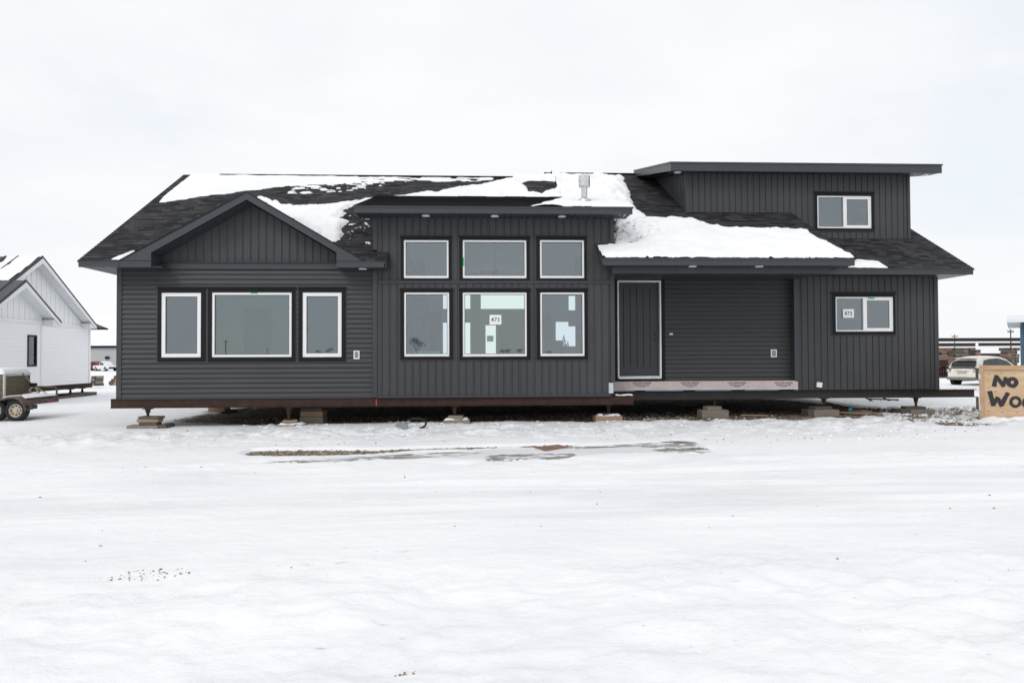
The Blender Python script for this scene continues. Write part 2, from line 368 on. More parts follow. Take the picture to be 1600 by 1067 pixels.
# --- windows
def window(casing_px, white_px, Y, t=.04, tb=None, sash=False, lip=True, label=None):
    M_glass = M_glassg if white_px[:2] in ((331.5, 457), (723, 457)) else globals()['M_glass']
    cx0, cx1, cz0, cz1 = rect(*casing_px, Y); x0, x1, z0, z1 = rect(*white_px, Y)
    tb = tb or t
    f = MB(); yf = Y-.012
    if sash:
        xm = x0+(x1-x0)*.50; ring(f, x0, x1, z0, z1, t*.8, yf, yf+.09); f.box(xm-.025, xm+.025, yf-.002, yf+.085, z0+t*.8, z1-t*.8)
    else: ring(f, x0, x1, z0, z1, t, yf, yf+.09, tb)
    w = f.build('window', M_white, house, bevel=.004)
    if label: w['label'] = label
    c = MB(); tc_ = [x0-cx0, cx1-x1, z0-cz0, cz1-z1]
    yc = Y-.030
    c.box(cx0, cx1, yc, Y+.03, z1+.001, cz1); c.box(cx0, cx1, yc, Y+.03, cz0, z0-.001)
    c.box(cx0, x0-.001, yc, Y+.03, z0, z1); c.box(x1+.001, cx1, yc, Y+.03, z0, z1)
    if lip: c.box(cx0-.012, cx1+.012, yc-.022, yc-.002, cz1-.035, cz1+.005)
    c.cur = 1; ring(c, cx0-.022, cx1+.022, cz0-.022, cz1+.022, .018, Y-.022, Y+.02)
    c.build('casing', [M_case, M_side], w)
    p = MB()
    if sash:
        p.box(x0+t*.8-.004, xm-.02, yf+.040, yf+.052, z0+t*.8-.004, z1-t*.8+.004).build('pane', M_glass, w)
        s = MB(); sx0, sx1 = xm+.026, x1-t*.8-.001; sz0, sz1 = z0+t*.8+.001, z1-t*.8-.001
        ring(s, sx0, sx1, sz0, sz1, .045, yf+.012, yf+.055); s.build('sash', M_white, w, bevel=.003)
        MB().box(sx0+.04, sx1-.04, yf+.030, yf+.042, sz0+.04, sz1-.04).build('pane', M_glass, w)
    else:
        p.box(x0+t-.004, x1-t+.004, yf+.030, yf+.044, z0+tb-.004, z1-t+.004).build('pane', M_glass, w)
        s = MB(); ring(s, x0+t-.001, x1-t+.001, z0+tb-.001, z1-t+.001, .012, yf+.018, yf+.030); s.build('glazing_strip', mat('grey_seal', (.10, .11, .12), .6), w)
    return w, (cx0+.012, cx1-.012, cz0+.012, cz1-.012), (x0, x1, z0, z1)

holesL, holesM, holesR, holesD = [], [], [], []
wl = []
for c_, w_, t_ in (((247, 449, 322, 565), (252.5, 457.5, 314.5, 558.5), .080), ((325.5, 449, 462, 565), (331.5, 457, 456, 558), .052), ((467, 449, 540.5, 564.5), (473, 457, 534, 558), .080)):
    w, h, q = window(c_, w_, 0, t_); holesL.append(h); wl.append((w, q))
wm = []
for c_, w_, t_ in (((626.5, 369.5, 706, 439.5), (631, 375.5, 701, 435), .040), ((718, 369.5, 827.5, 439.5), (723, 375.5, 822.5, 435), .040), ((838, 369.5, 916.5, 439.5), (843.5, 375.5, 912.5, 435), .040),
                   ((626, 451, 708, 562), (631.5, 457, 702, 557), .040), ((718, 451, 828.5, 562), (723, 457, 823, 557), .040), ((838.5, 451, 918, 561.5), (844, 457, 913, 556.5), .040)):
    w, h, q = window(c_, w_, YM, t_, .052); holesM.append(h); wm.append((w, q))
wr, h, qr = window((1300, 457, 1398, 523), (1305, 464, 1395, 518), YR, .042, sash=True); holesR.append(h)
wd, h, qd = window((1272, 300.5, 1365.5, 361), (1276.5, 306.5, 1361, 357), YD, .042, sash=True); holesD.append(h)
def sticker(w, px0, py0, px1, py1, Y):
    x0, x1, z0, z1 = rect(px0, py0, px1, py1, Y); MB().box(x0, x1, Y-.016, Y-.013, z0, z1).build('tape', M_green, w)
sticker(wl[1][0], 392.5, 456.8, 403, 459, 0); sticker(wm[1][0], 723.2, 402.5, 725.2, 416, YM); sticker(wr, 1355.5, 465, 1366, 467, YR)

# --- siding
zgl = PZ(387, 413, 0)
w = MB(); lap_wall(w, 0, XL+.06, XLC-.10, zwb, ZEB+.02, holesL, .1045); w.build('lap_siding_wall', M_side2, house)
x0, x1 = PX(250, 400, 0), PX(529, 400, 0)
xa, za = PX(385.5, 318, 0), PZ(385.5, 316, 0); zs0 = PZ(252, 397, 0); zs1 = PZ(527, 396, 0)
gt = lambda x: (zs0+(za-zs0)*(x-x0)/(xa-x0)) if x < xa else (zs1+(za-zs1)*(x1-x)/(x1-xa))
w = MB(); batten_wall(w, 0, x0, x1, zgl, gt, [], .163, apex=[xa]); w.build('gable_wall', M_side, house)
w = MB(); w.box(x0-.02, x1+.02, -.05, .02, PZ(387, 421, 0), zgl+.02); w.box(x0-.02, x1+.02, -.09, .02, zgl+.021, zgl+.035); w.build('ledge_trim', M_fascia, house, bevel=.004)
ztm = PZ(770, 338, YM)
XMU0 = PX(583.5, 360, YM)
w = MB(); batten_wall(w, YM, XM0-.005, XM1-.08, zwb+.01, ztm, holesM, .163, double=True)
zsh = PZ(584, 389, YM); w2 = PX(606, 400, YM)
batten_wall(w, YM+.002, XMU0+.07, XM0-.006, PZ(584, 392, YM), ztm, [], .06); w.build('batten_siding_wall', M_side, house)
zb = PZ(772, 441, YM); w = MB(); w.box(XM0+.01, XM1-.085, YM-.028, YM+.01, zb-.022, zb+.022); w.box(XM0+.01, XM1-.085, YM-.040, YM+.01, zb+.0225, zb+.030); w.build('belt_trim', M_fascia, house)
w = MB(); w.box(XM0, XM1-.08, YM-.03, YM+.01, zwb-.02, zwb+.02); w.box(XL, XM0-.1, -.03, .02, zwb-.02, zwb+.005); w.build('starter_strip', M_fascia, house)
zpc = PZ(1140, 427, -.6)
w = MB(); lap_wall(w, YP, PX(1037, 520, YP), XR0+.1, PZ(1140, 595.5, YP), zpc+.12, [], .1045); w.build('lap_siding_wall', M_side2, house)
w = MB(); zrb = PZ(1360, 608.5, YR); batten_wall(w, YR, XR0+.10, XR1-.08, zrb, ZREB+.05, holesR, .1545); w.build('batten_siding_wall', M_side, house)
XD0, XD1 = PX(1072, 320, YD), PX(1421, 320, YD)
zdt = PZ(1240, 271, YD)
w = MB(); batten_wall(w, YD, XD0+.08, XD1-.06, zQ(YD)-.15, zdt+.05, holesD, .1545)
w.build('batten_siding_wall', M_side, house)
# dormer side walls, full side and rear walls
def side_batten(X, y0, y1, z0, ztop, name, sgn=-1):
    w = MB(); sheet(w, batten_profile(y0, y1, .1545), z0, ztop, [], lambda u, v, off: (X+sgn*off, u, v), None); w.build(name, M_side, house)
zdr = lambda y: zdt+.05+(ZRR-.2-zdt)*(y-YD)/(YRR-YD)
side_batten(XD0, YD+.08, YRR, zR(YD)-.2, zdr, 'dormer_side_wall'); side_batten(XD1, YD+.01, YRR, zQ(YD)-.2, zdr, 'dormer_side_wall', 1)
gl = lambda y: min(zL(y), zLb(y))-.12
side_batten(XL, .01, YB, zwb, gl, 'side_wall')
gq = lambda y: min(zQ(y), zQ(2*YRR-y))-.12
side_batten(XR1, YR+.01, YB+.01, zrb, gq, 'side_wall', 1)
def rwall(p): w = MB(); w.face(p); w.build('return_wall', M_side, house)
rwall([(XM1-.02, YM+.01, ZF-.15), (XM1-.02, YP+.02, ZF-.15), (XM1-.02, YP+.02, ztm), (XM1-.02, YM+.01, ztm)])
rwall([(XM1-.021, YM+.01, ztm-2), (XM1-.02, 3.2, ztm-2), (XM1-.02, 3.2, ztm+.3), (XM1-.02, YM+.01, ztm)])
rwall([(XMU0, YM+.01, ztm-1.2), (XMU0, 3.2, ztm-1.2), (XMU0, 3.2, ztm+.3), (XMU0, YM+.01, ztm)])
rwall([(XR0, YR+.005, zrb), (XR0, YP+.02, zrb), (XR0, YP+.02, ZREB+.1), (XR0, YR+.005, ZREB+.1)])
# rear openings
rear_px = [(690, 451, 737, 485), (690, 502, 737, 560), (749, 451, 830, 485), (756.5, 506, 777, 561), (868, 503, 888, 541), (888, 510, 900, 541), (888, 452, 900, 485), (674.5, 503, 678.5, 552)]
rear_h = [rect(*r, YB) for r in rear_px]
w = MB(); lap_wall(w, YB, XL, XR1, zwb, 4.15, rear_h, .1045); w.build('rear_wall', M_side2, house)
for h in rear_h[:4]:
    f = MB(); ring(f, h[0], h[1], h[2], h[3], .05, YB-.06, YB+.03); ww = f.build('window', M_white, house)
# corner posts
def post(x0, x1, Y, z0, z1, name='corner_post', m=None):
    MB().box(x0, x1, Y-.03, Y+.07, z0, z1).build(name, m or M_side, house, bevel=.006)
post(XL-.03, XL+.075, 0, zwb-.01, ZEB+.01)
post(PX(583, 520, 0), XM0, -.05, zwb-.01, ZEB-.002, m=M_fascia)
post(XMU0-.01, XMU0+.085, YM, PZ(584, 391, YM), ztm)
post(XM1-.088, XM1+.004, YM, PZ(957, 597, YM), ztm)
post(XR0-.005, XR0+.105, YR-.02, PZ(1244, 596, YR), ZREB+.06, m=M_fascia)
post(XR1-.085, XR1+.01, YR, zrb-.01, ZREB+.01)
post(XD0-.005, XD0+.085, YD, zR(YD)-.05, zdt+.02)
post(XD1-.065, XD1+.008, YD, zQ(YD)-.05, zdt+.02)

# --- door
x0, x1, z0, z1 = rect(960, 431.5, 1038.5, 594.5, YP); fx0, fx1, fz0, fz1 = rect(964.5, 438.5, 1033, 591, YP)
w = MB(); ring(w, x0, x1, z0, z1, fx0-x0, YP-.035, YP+.06, fz0-z0); w.box(x0-.02, x1+.02, YP-.06, YP-.036, z1-.04, z1+.012); w.build('door_casing', M_case, house)
w = MB(); ring(w, fx0+.001, fx1-.001, fz0+.001, fz1-.001, .036, YP-.03, YP+.16, .05); w.build('door_frame', M_white, house, bevel=.003)
MB().box(fx0+.02, fx1-.02, YP-.06, YP+.02, fz0-.01, fz0+.03).build('door_sill', M_galv, house)
dx0, dx1, dz0, dz1 = fx0+.038, fx1-.038, fz0+.052, fz1-.038
xs = [PX(p, 520, YP) for p in (975.5, 986, 996.5, 1006.5, 1017)]
dz_a, dz_b = PZ(1000, 573, YP), PZ(1000, 450, YP)
w = MB(); pr = [(dx0, 0)]
for x in xs: pr += [(x-.009, 0), (x-.002, -.012), (x+.002, -.012), (x+.009, 0)]
pr.append((dx1, 0))
YDR = YP+.09
sheet(w, pr, dz_a, dz_b, [], lambda u, v, o: (u, YDR-o, v), None)
w.box(dx0, dx1, YDR, YDR+.045, dz0, dz_a-.001); w.box(dx0, dx1, YDR, YDR+.045, dz_b+.001, dz1); w.box(dx0, dx1, YDR+.02, YDR+.045, dz_a, dz_b)
door = w.build('front_door', M_door, house)
for py in (522.5, 531):
    x, z = P(1023, py, YDR); MB().tube([(x, YDR-.006, z), (x, YDR+.001, z)], .026, 12).build('lock_bore', M_black, door)
# --- house wrap band with its print, below the door
wx0, wx1, wz0, wz1 = rect(958.5, 595.5, 1247, 609, YP-.25)
YW = YP-.25
w = MB(); w.cur = 0; w.box(wx0, wx1, YW, YP+.1, wz0+.05, wz1); w.cur = 1; w.box(wx0, wx1, YW-.004, YP+.1, wz0, wz0+.048)
hw = w.build('rim_board', [M_wrap, M_wrapb], house)
x0, x1, z0, z1 = rect(951.5, 598, 958.5, 614.5, YM-.04); MB().box(x0, x1, YM-.036, YP, z0, z1).build('rim_board', M_wrapb, house)
def text_mesh(s, size, m, name, parent, loc, rz=0, bold=0, align='CENTER', ext=.0015):
    c = bpy.data.curves.new(name, 'FONT'); c.body = s; c.size = size; c.align_x = align; c.align_y = 'CENTER'; c.extrude = ext; c.offset = bold
    t = bpy.data.objects.new(name, c); COL.objects.link(t)
    bpy.context.view_layer.update(); me = bpy.data.meshes.new_from_object(t); COL.objects.unlink(t); bpy.data.objects.remove(t)
    me.materials.clear(); me.materials.append(m); o = bpy.data.objects.new(name, me); COL.objects.link(o)
    o.location = loc; o.rotation_euler = (math.pi/2, 0, rz)
    if parent: o.parent = parent
    return o
for cx in (1003, 1078, 1151.5, 1224.5):
    for py, s, sz in ((598.2, 'WEATHER BARRIER', .050), (601.4, 'SUPPORT FULL SHEET', .036), (603.8, 'FASTEN HERE', .026)):
        text_mesh(s, sz, M_wrapt, 'print', hw, (PX(cx, py, YW), YW-.003, PZ(cx, py, YW)), bold=.0005)

# --- fascia, soffits and roofs
XLE = PX(123, 412, YE); XG0 = PX(186, 412, YE); XRL = PX(602, 414, YE)
pxs = [(186, 406.3), (385.5, 299.5), (570, 409), (602, 409.5), (602, 418), (526, 418), (526, 395), (385.5, 312.3), (236.5, 395), (236.5, 417.5), (186, 417.5)]
poly = [P(a, b, YE) for a, b in pxs]
w = MB(); w.prism(poly, YE-.015, YE+.015); w.build('gable_fascia', M_fascia, house)
w = MB(); w.box(XLE, XG0-.008, YE-.015, YE+.02, ZEB, ZE)
# left rake board running up the left edge
w.prismx([(YE, ZEB), (YE, ZE-.004), (YRL, ZRL-.004), (10.4, zLb(10.4)-.004), (10.4, zLb(10.4)-.16), (YRL, ZRL-.16)], XLE, XLE+.03)
w.build('eave_fascia', M_fascia, house)
# soffits
w = MB(); w.box(XLE+.03, PX(252, 412, YE), YE+.02, 0, ZEB+.006, ZEB+.02); w.box(XLE+.03, XL, 0, YB, ZEB+.006, ZEB+.02)
xb0, xb1 = PX(236.5, 410, YE), PX(526, 410, YE)
ztop0 = PZ(236.5, 396, YE)
w.box(xb0-.02, xb0, YE+.015, 0, ZEB, ztop0); w.box(xb1, xb1+.02, YE+.015, 0, ZEB, ztop0)
w.box(xb1, XRL-.02, YE+.015, -.06, ZEB+.004, ZEB+.02)
za_s = PZ(385.5, 313, YE); xap = PX(385.5, 313, YE)
for xa_, za_, xb_, zb_ in ((xb0-.0, ztop0, xap, za_s), (xb1+.0, ztop0, xap, za_s)):
    n_ = 14
    for k in range(n_):     # soffit boards
        a, b = k/n_, (k+1)/n_
        xa2, xb2 = xa_+(xb_-xa_)*a, xa_+(xb_-xa_)*b; za2, zb2 = za_+(zb_-za_)*a, za_+(zb_-za_)*b
        w.face([(xa2, YE, za2-.004), (xb2, YE, zb2-.004), (xb2, .02, zb2-.004), (xa2, .02, za2-.004)])
        w.face([(xb2, YE, zb2-.010), (xb2, .02, zb2-.010), (xb2, .02, zb2+.01), (xb2, YE, zb2+.01)])
w.build('soffit', M_soffit, house)
w = MB(); w.box(XRL-.02, XRL+.012, YE-.015, YM-.031, ZEB, ZE-.03); w.build('eave_return', M_fascia, house)

def roof_plane(name, X0, X1, Ya, Yb, z, m, thick=.03, clipx=None):
    """stepped shingle courses from Ya up to Yb"""
    w = MB(); e = .14/math.sqrt(1+m*m); y = Ya; k = 0
    L_ = math.sqrt(1+m*m)
    while (y < Yb-1e-4 if m > 0 else y > Yb+1e-4):
        y2 = min(y+e, Yb) if m > 0 else max(y-e, Yb)
        a = clipx(y) if clipx else (X0, X1); b = clipx(y2) if clipx else (X0, X1)
        s, s2 = abs(y-Ya)*L_, abs(y2-Ya)*L_
        w.face([(a[0], y, z(y)+.009), (a[1], y, z(y)+.009), (b[1], y2, z(y2)+.001), (b[0], y2, z(y2)+.001)], [(a[0], s), (a[1], s), (b[1], s2), (b[0], s2)])
        w.face([(a[0], y, z(y)), (a[1], y, z(y)), (a[1], y, z(y)+.009), (a[0], y, z(y)+.009)], [(a[0], s), (a[1], s), (a[1], s+.001), (a[0], s+.001)])
        y = y2
    # deck under the shingles
    a = clipx(Ya) if clipx else (X0, X1); b = clipx(Yb) if clipx else (X0, X1)
    w.cur = 1
    top = [(a[0], Ya, z(Ya)-.002), (a[1], Ya, z(Ya)-.002), (b[1], Yb, z(Yb)-.002), (b[0], Yb, z(Yb)-.002)]; bot = [(p[0], p[1], p[2]-thick) for p in top]
    w.face(bot[::-1])
    for k in range(4): w.face([top[k], bot[k], bot[(k+1) % 4], top[(k+1) % 4]])
    return w.build(name, [M_shin, M_fascia], house)
absm = abs
XPK = onslope(850, 273, YPF, ZPE, mR)[0]
XRK0 = PX(850, 273, YRR)
_xa, _xb = PX(236.5, 410, YE)-.02, PX(526, 410, YE)+.02
roof_plane('roof', XLE-.02, _xa, YE-.02, .03, zL, mL); roof_plane('roof', _xb, XRL+.02, YE-.02, .03, zL, mL)
roof_plane('roof', XLE-.02, XRL+.02, .0301, YRL, zL, mL)
roof_plane('roof', XRL+.021, 2.3, 2.9, YRL, zL, mL); roof_plane('roof', XRL+.021, XMU0+.02, YM+.03, 2.899, zL, mL) if XMU0 > XRL else None
roof_plane('roof', XLE-.02, 2.3, 10.4, YRL, zLb, -mLb)
# cross gable over the left end
zap = PZ(385.5, 299.5, YE); xg0 = PX(186, 406, YE); xg1 = PX(570, 409, YE)
yv = YE+(zap-ZE)/mL
w = MB()
for xe in (xg0, xg1):
    w.face([(xe, YE-.03, ZE+.004), (xap, YE-.03, zap+.006), (xap, yv, zap+.006)], [(0, 0), (2, 0), (2, 2)])
    w.face([(xe, YE-.03, ZE-.02), (xap, YE-.03, zap-.02), (xap, YE-.03, zap+.006), (xe, YE-.03, ZE+.004)], [(0, 0), (1, 0), (1, .02), (0, .02)])
w.build('cross_gable_roof', M_shin, house)
w = MB(); w.box(PX(345, 276, YRL), 2.3, YRL-.10, YRL+.10, ZRL-.03, ZRL+.016); w.build('ridge_cap', M_shin, house)
w = MB(); w.box(XRK0, PX(1010, 272, YRR), YRR-.10, YRR+.10, ZRR-.03, ZRR+.016); w.build('ridge_cap', M_shin, house)
w = MB(); w.prismx([(YRL-.3, zR(YRL-.3)-.16), (YRL-.3, zR(YRL-.3)), (YRR, ZRR), (YRR+2, ZRR-1), (YRR+2, ZRR-1.16), (YRR, ZRR-.16)], XRK0-.03, XRK0); w.build('rake_fascia', M_fascia, house)

# mid shed roof
XF0, XF1 = PX(553.5, 328, YMF), PX(988, 328, YMF)
ZMF, ZMB = PZ(770, 322.5, YMF), PZ(770, 334, YMF); mM = .27
zM = lambda y: ZMF+mM*(y-YMF)
w = MB(); w.box(XF0, XF1, YMF-.015, YMF+.015, ZMB, ZMF)
for x in (XF0, XF1-.02): w.prismx([(YMF+.0155, ZMB), (YMF+.0155, ZMF-.003), (3.2, zM(3.2)-.003), (3.2, zM(3.2)-.17)], x, x+.02)
w.build('eave_fascia', M_fascia, house)
roof_plane('shed_roof', XF0-.02, XF1+.02, YMF-.03, 3.25, zM, mM)
def soffit_boards(x0, x1, y0, y1, z, pitch=.12, zs=0):
    w = MB(); x = x0
    while x < x1:
        e = min(x+pitch, x1)
        w.face([(x, y0, z), (e-.012, y0, z), (e-.012, y1, z+zs), (x, y1, z+zs)])
        w.face([(e-.012, y0, z), (e, y0, z+.012), (e, y1, z+.012+zs), (e-.012, y1, z+zs)]); x = e
    w.build('soffit', M_soffit, house)
soffit_boards(XF0+.02, XF1-.02, YMF+.015, YM-.001, ZMB+.004)
soffit_boards(XM1+.01, XF1-.02, YM, 2.8, ZMB+.02, zs=mM*2.8)
# porch roof (the main plane of the right hand module), its fascia, beam and ceiling
XP0, XP1 = PX(942, 408, YPF), PX(1335, 408, YPF)
w = MB(); w.box(XP0, XP1, YPF-.015, YPF+.015, ZPB, ZPE-.002)
w.prismx([(YPF+.0155, ZPB), (YPF+.0155, ZPE-.004), (YM-.031, zR(YM)-.012), (YM-.031, zR(YM)-.18)], XP0, XP0+.02)
w.prismx([(YPF+.0155, ZPB), (YPF+.0155, ZPE-.004), (YD, zR(YD)-.004), (YD, zR(YD)-.18)], XP1-.02, XP1)
w.build('eave_fascia', M_fascia, house)
roof_plane('porch_roof', XP0-.02, XP1+.02, YPF-.03, YM-.035, zR, mR)
roof_plane('roof', XM1+.0, XP1+.02, YM-.034, YD+.05, zR, mR)
roof_plane('roof', XPK+.0, XD0+.1, YD+.0501, YRR, zR, mR)
roof_plane('roof', max(XPK, 2.301), XM1-.001, 2.9, YD+3.0, zR, mR) if False else None
roof_plane('roof', 2.301, XM1-.001, 2.9, YRR, zR, mR)
soffit_boards(XP0+.02, XP1-.02, YPF+.015, -.6, ZPB+.004)
xq0, xq1 = PX(956.5, 423, -.6), PX(1298, 423, -.6)
zqb = PZ(1140, 427.5, -.6)
w = MB(); w.box(xq0, xq1, -.6, -.35, zqb, ZPB+.02); w.build('porch_beam', M_fascia, house, bevel=.005)
w = MB(); w.box(XM1+.01, xq1-.01, -.349, YP, zqb+.05, zqb+.07); w.build('porch_ceiling', M_soffit, house)
w = MB(); w.box(XM1+.01, xq1-.01, -.35, YR+.1, zqb+.071, ZPB+.05); w.box(XP1-.4, XP1-.03, YPF+.02, YR, ZPB+.01, ZPB+.03); w.build('soffit', M_soffit, house)
# right module eave
XQ1 = PX(1520, 424, YRE); XQ0 = XR0+.3
w = MB(); w.box(XQ0, XQ1, YRE-.015, YRE+.015, ZREB, ZRE-.002)
w.prismx([(YRE+.0155, ZREB), (YRE+.0155, ZRE-.004), (YRR, zQ(YRR)-.004), (10.9, zQ(2*YRR-10.9)-.004), (10.9, zQ(2*YRR-10.9)-.17), (YRR, zQ(YRR)-.17)], XQ1-.03, XQ1)
w.build('eave_fascia', M_fascia, house)
roof_plane('roof', XP1-.3, XQ1+.02, YRE-.03, YD+.03, zQ, mQ); roof_plane('roof', XD1, XQ1+.02, YD+.0301, YRR, zQ, mQ)
roof_plane('roof', 2.31, XQ1+.02, 10.9, YRR, lambda y: zQ(2*YRR-y), -mQ)
soffit_boards(XQ0, XQ1-.03, YRE+.016, YR-.001, ZREB+.004)
soffit_boards(XR1+.01, XQ1-.03, YR, YB, ZREB+.004)
# dormer roof
XH0, XH1 = PX(1048, 261, YDF), PX(1471, 263, YDF)
ZHF, ZHB = PZ(1260, 255.3, YDF), PZ(1260, 269, YDF)
mH = (ZRR+.12-ZHF)/(YRR-YDF)
zH = lambda y: ZHF+mH*(y-YDF)
w = MB(); w.box(XH0, XH1, YDF-.015, YDF+.015, ZHB, ZHF)
for x in (XH0, XH1-.02): w.prismx([(YDF+.0155, ZHB), (YDF+.0155, ZHF-.003), (YRR, zH(YRR)-.003), (YRR, zH(YRR)-.19)], x, x+.02)
w.build('eave_fascia', M_fascia, house)
roof_plane('dormer_roof', XH0-.02, XH1+.02, YDF-.03, YRR, zH, mH)
soffit_boards(XH0+.02, XH1-.02, YDF+.015, YD-.001, ZHB+.004, zs=.05)
soffit_boards(XD1+.01, XH1-.02, YD, YRR, ZHB+.05, zs=mH*3.7); soffit_boards(XH0+.02, XD0-.01, YD, YRR, ZHB+.05, zs=mH*3.7)
w = MB(); w.face([(XD0, YRR, 3), (XD1, YRR, 3), (XD1, YRR, zH(YRR)), (XD0, YRR, zH(YRR))]); w.build('dormer_rear_wall', M_side, house)
# recessed soffit lights
for px, py, Y in ((665.5, 336, -.33), (773, 336.2, -.33), (878, 336.4, -.33), (567, 421, -.28), (1082, 416, -.75), (1186, 416.5, -.75), (1059, 269.5, 1.95), (1445, 270.5, 2.0)):
    z_ = {-.33: ZMB-.004, -.28: ZEB-.003, -.75: ZPB-.003}.get(Y, ZHB+.012)
    x = CAM.x+(Y-CAM.y)*(lambda d: d.x/d.y)(ray(px, py))
    w = MB(); w.tube([(x, Y, z_-.008), (x, Y, z_+.01)], .085, 16); w.build('soffit_light', M_lightw, house)

# flue pipe on the roof
xfl, yfl = onslope(913, 313, YMF, ZMF+.05, mM); zfl = zM(yfl)+.07
fl = empty('flue_pipe', (0, 0, 0), parent=house); s_ = (yfl+16)/F
w = MB(); w.tube([(xfl, yfl, zfl-.25), (xfl, yfl, zfl+.30)], .068, 20); w.build('pipe', M_steelbr, fl, smooth=False)
w = MB(); w.tube([(xfl, yfl, zfl-.06), (xfl, yfl, zfl-.02), (xfl, yfl, zfl+.05)], [.16, .15, .07], 20); w.build('flashing', M_galv, fl)
w = MB(); w.tube([(xfl, yfl, zfl+.27), (xfl, yfl, zfl+.28), (xfl, yfl, zfl+.31), (xfl, yfl, zfl+.31), (xfl, yfl, zfl+.54), (xfl, yfl, zfl+.545)], [.09, .125, .13, .13, .13, .115], 24)
w.tube([(xfl, yfl, zfl+.41), (xfl, yfl, zfl+.425)], .137, 24); w.build('cap', M_steelbr, fl)

# outlets and small fittings on the walls
def outlet(px0, py0, px1, py1, Y, name='wall_outlet'):
    x0, x1, z0, z1 = rect(px0, py0, px1, py1, Y); w = MB(); ring(w, x0, x1, z0, z1, .022, Y-.035, Y+.01)
    o = w.build(name, M_white, house, bevel=.003); MB().box(x0+.02, x1-.02, Y-.025, Y, z0+.02, z1-.02).build('cover', mat('outlet_cover', (.22, .25, .25), .5), o)
outlet(552.8, 548, 562, 561, 0); outlet(1203.8, 546, 1213, 558, YP)
x0, x1, z0, z1 = rect(1045.5, 520.7, 1051, 523.2, YP); MB().box(x0, x1, YP-.03, YP, z0, z1).build('doorbell', M_white, house, bevel=.004)
x0, x1, z0, z1 = rect(1273, 596, 1284.5, 605.5, YR)
w = MB(); w.box(x0, x1, YR-.02, YR, z0, z1); vt = w.build('wall_vent', M_side, house)
w = MB(); w.box(x0+.02, x1-.03, YR-.05, YR-.02, z0+.02, z1-.005, Matrix.Translation((x0, YR, z0)) @ Matrix.Rotation(.15, 4, 'Y') @ Matrix.Translation((-x0, -YR, -z0))); w.build('flap', M_white, vt)

# floor pack of the house, seen from below
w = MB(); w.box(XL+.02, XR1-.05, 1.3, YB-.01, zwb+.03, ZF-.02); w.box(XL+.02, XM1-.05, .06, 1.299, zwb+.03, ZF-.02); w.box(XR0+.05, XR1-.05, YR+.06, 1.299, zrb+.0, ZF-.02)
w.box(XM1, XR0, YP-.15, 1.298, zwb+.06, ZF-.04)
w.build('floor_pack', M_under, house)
# rooms behind the glass
def room(x0, x1, y0, y1, z0, z1, m, back_holes=(), doors=(), front_holes=None):
    w = MB(); w.cur = 0
    sheet(w, [(x0, 0), (x1, 0)], z0, z1, list(back_holes), lambda u, v, o: (u, y1, v), None)
    w.face([(x0, y0, z0), (x0, y1, z0), (x0, y1, z1), (x0, y0, z1)]); w.face([(x1, y0, z0), (x1, y1, z0), (x1, y1, z1), (x1, y0, z1)])
    w.face([(x0, y0, z1), (x1, y0, z1), (x1, y1, z1), (x0, y1, z1)])
    if front_holes is not None: sheet(w, [(x0, 0), (x1, 0)], z0, z1, front_holes, lambda u, v, o: (u, y0, v), None)
    w.cur = 1; w.face([(x0, y0, z0), (x1, y0, z0), (x1, y1, z0), (x0, y1, z0)])
    w.build('room', [m, M_floorin], house)
inset = lambda hs: [(a+.03, b-.03, c+.03, d-.03) for a, b, c, d in hs]
XI = PX(600, 500, 0)
room(XL+.1, XI-.05, .1, 4.2, ZF, ZF+2.45, M_drydark, front_holes=inset(holesL))
hx0, hx1, hz0, hz1 = rect(381, 481, 424, 556, 4.2)
w = MB(); w.box(hx0, hx1, 4.15, 4.195, ZF, hz1); w.box(hx0+.42, hx1, 4.10, 4.149, ZF, hz1-.01); w.build('interior_door', mat('inner_door', (.10, .13, .15), .7), house)
XI1 = XM1-.12
w_ = [(a, b, c, d) for a, b, c, d in rear_h]
w = MB(); ZC = 4.38; YK1, YK2 = 1.45, YB-.08
def ceil(y): return min(ZC+.24*(y-.06), ZC+1.06-.235*(y-4.5))
sheet(w, [(XI, 0), (XI1, 0)], ZF, ZC, inset(holesM), lambda u, v, o: (u, .06, v), None)
sheet(w, [(XI, 0), (XI1+1.0, 0)], ZF, ceil(YK2), w_, lambda u, v, o: (u, YK2, v), None)
yy = [.06, YK1, 4.5, YK2]
for a, b in zip(yy, yy[1:]):
    xr = XI1 if a < YK1 else XI1+1.0
    w.face([(XI, a, ZF), (XI, b, ZF), (XI, b, ceil(b)), (XI, a, ceil(a))]); w.face([(xr, a, ZF), (xr, b, ZF), (xr, b, ceil(b)), (xr, a, ceil(a))])
    w.face([(XI, a, ceil(a)), (xr, a, ceil(a)), (xr, b, ceil(b)), (XI, b, ceil(b))])
w.face([(XI1, YK1, ZF), (XI1+1, YK1, ZF), (XI1+1, YK1, ceil(YK1)), (XI1, YK1, ceil(YK1))])
w.cur = 1; w.face([(XI, .06, ZF), (XI1, .06, ZF), (XI1, YK1, ZF), (XI, YK1, ZF)]); w.face([(XI, YK1, ZF), (XI1+1, YK1, ZF), (XI1+1, YK2, ZF), (XI, YK2, ZF)])
w.build('room', [M_drywall, M_floorin], house)
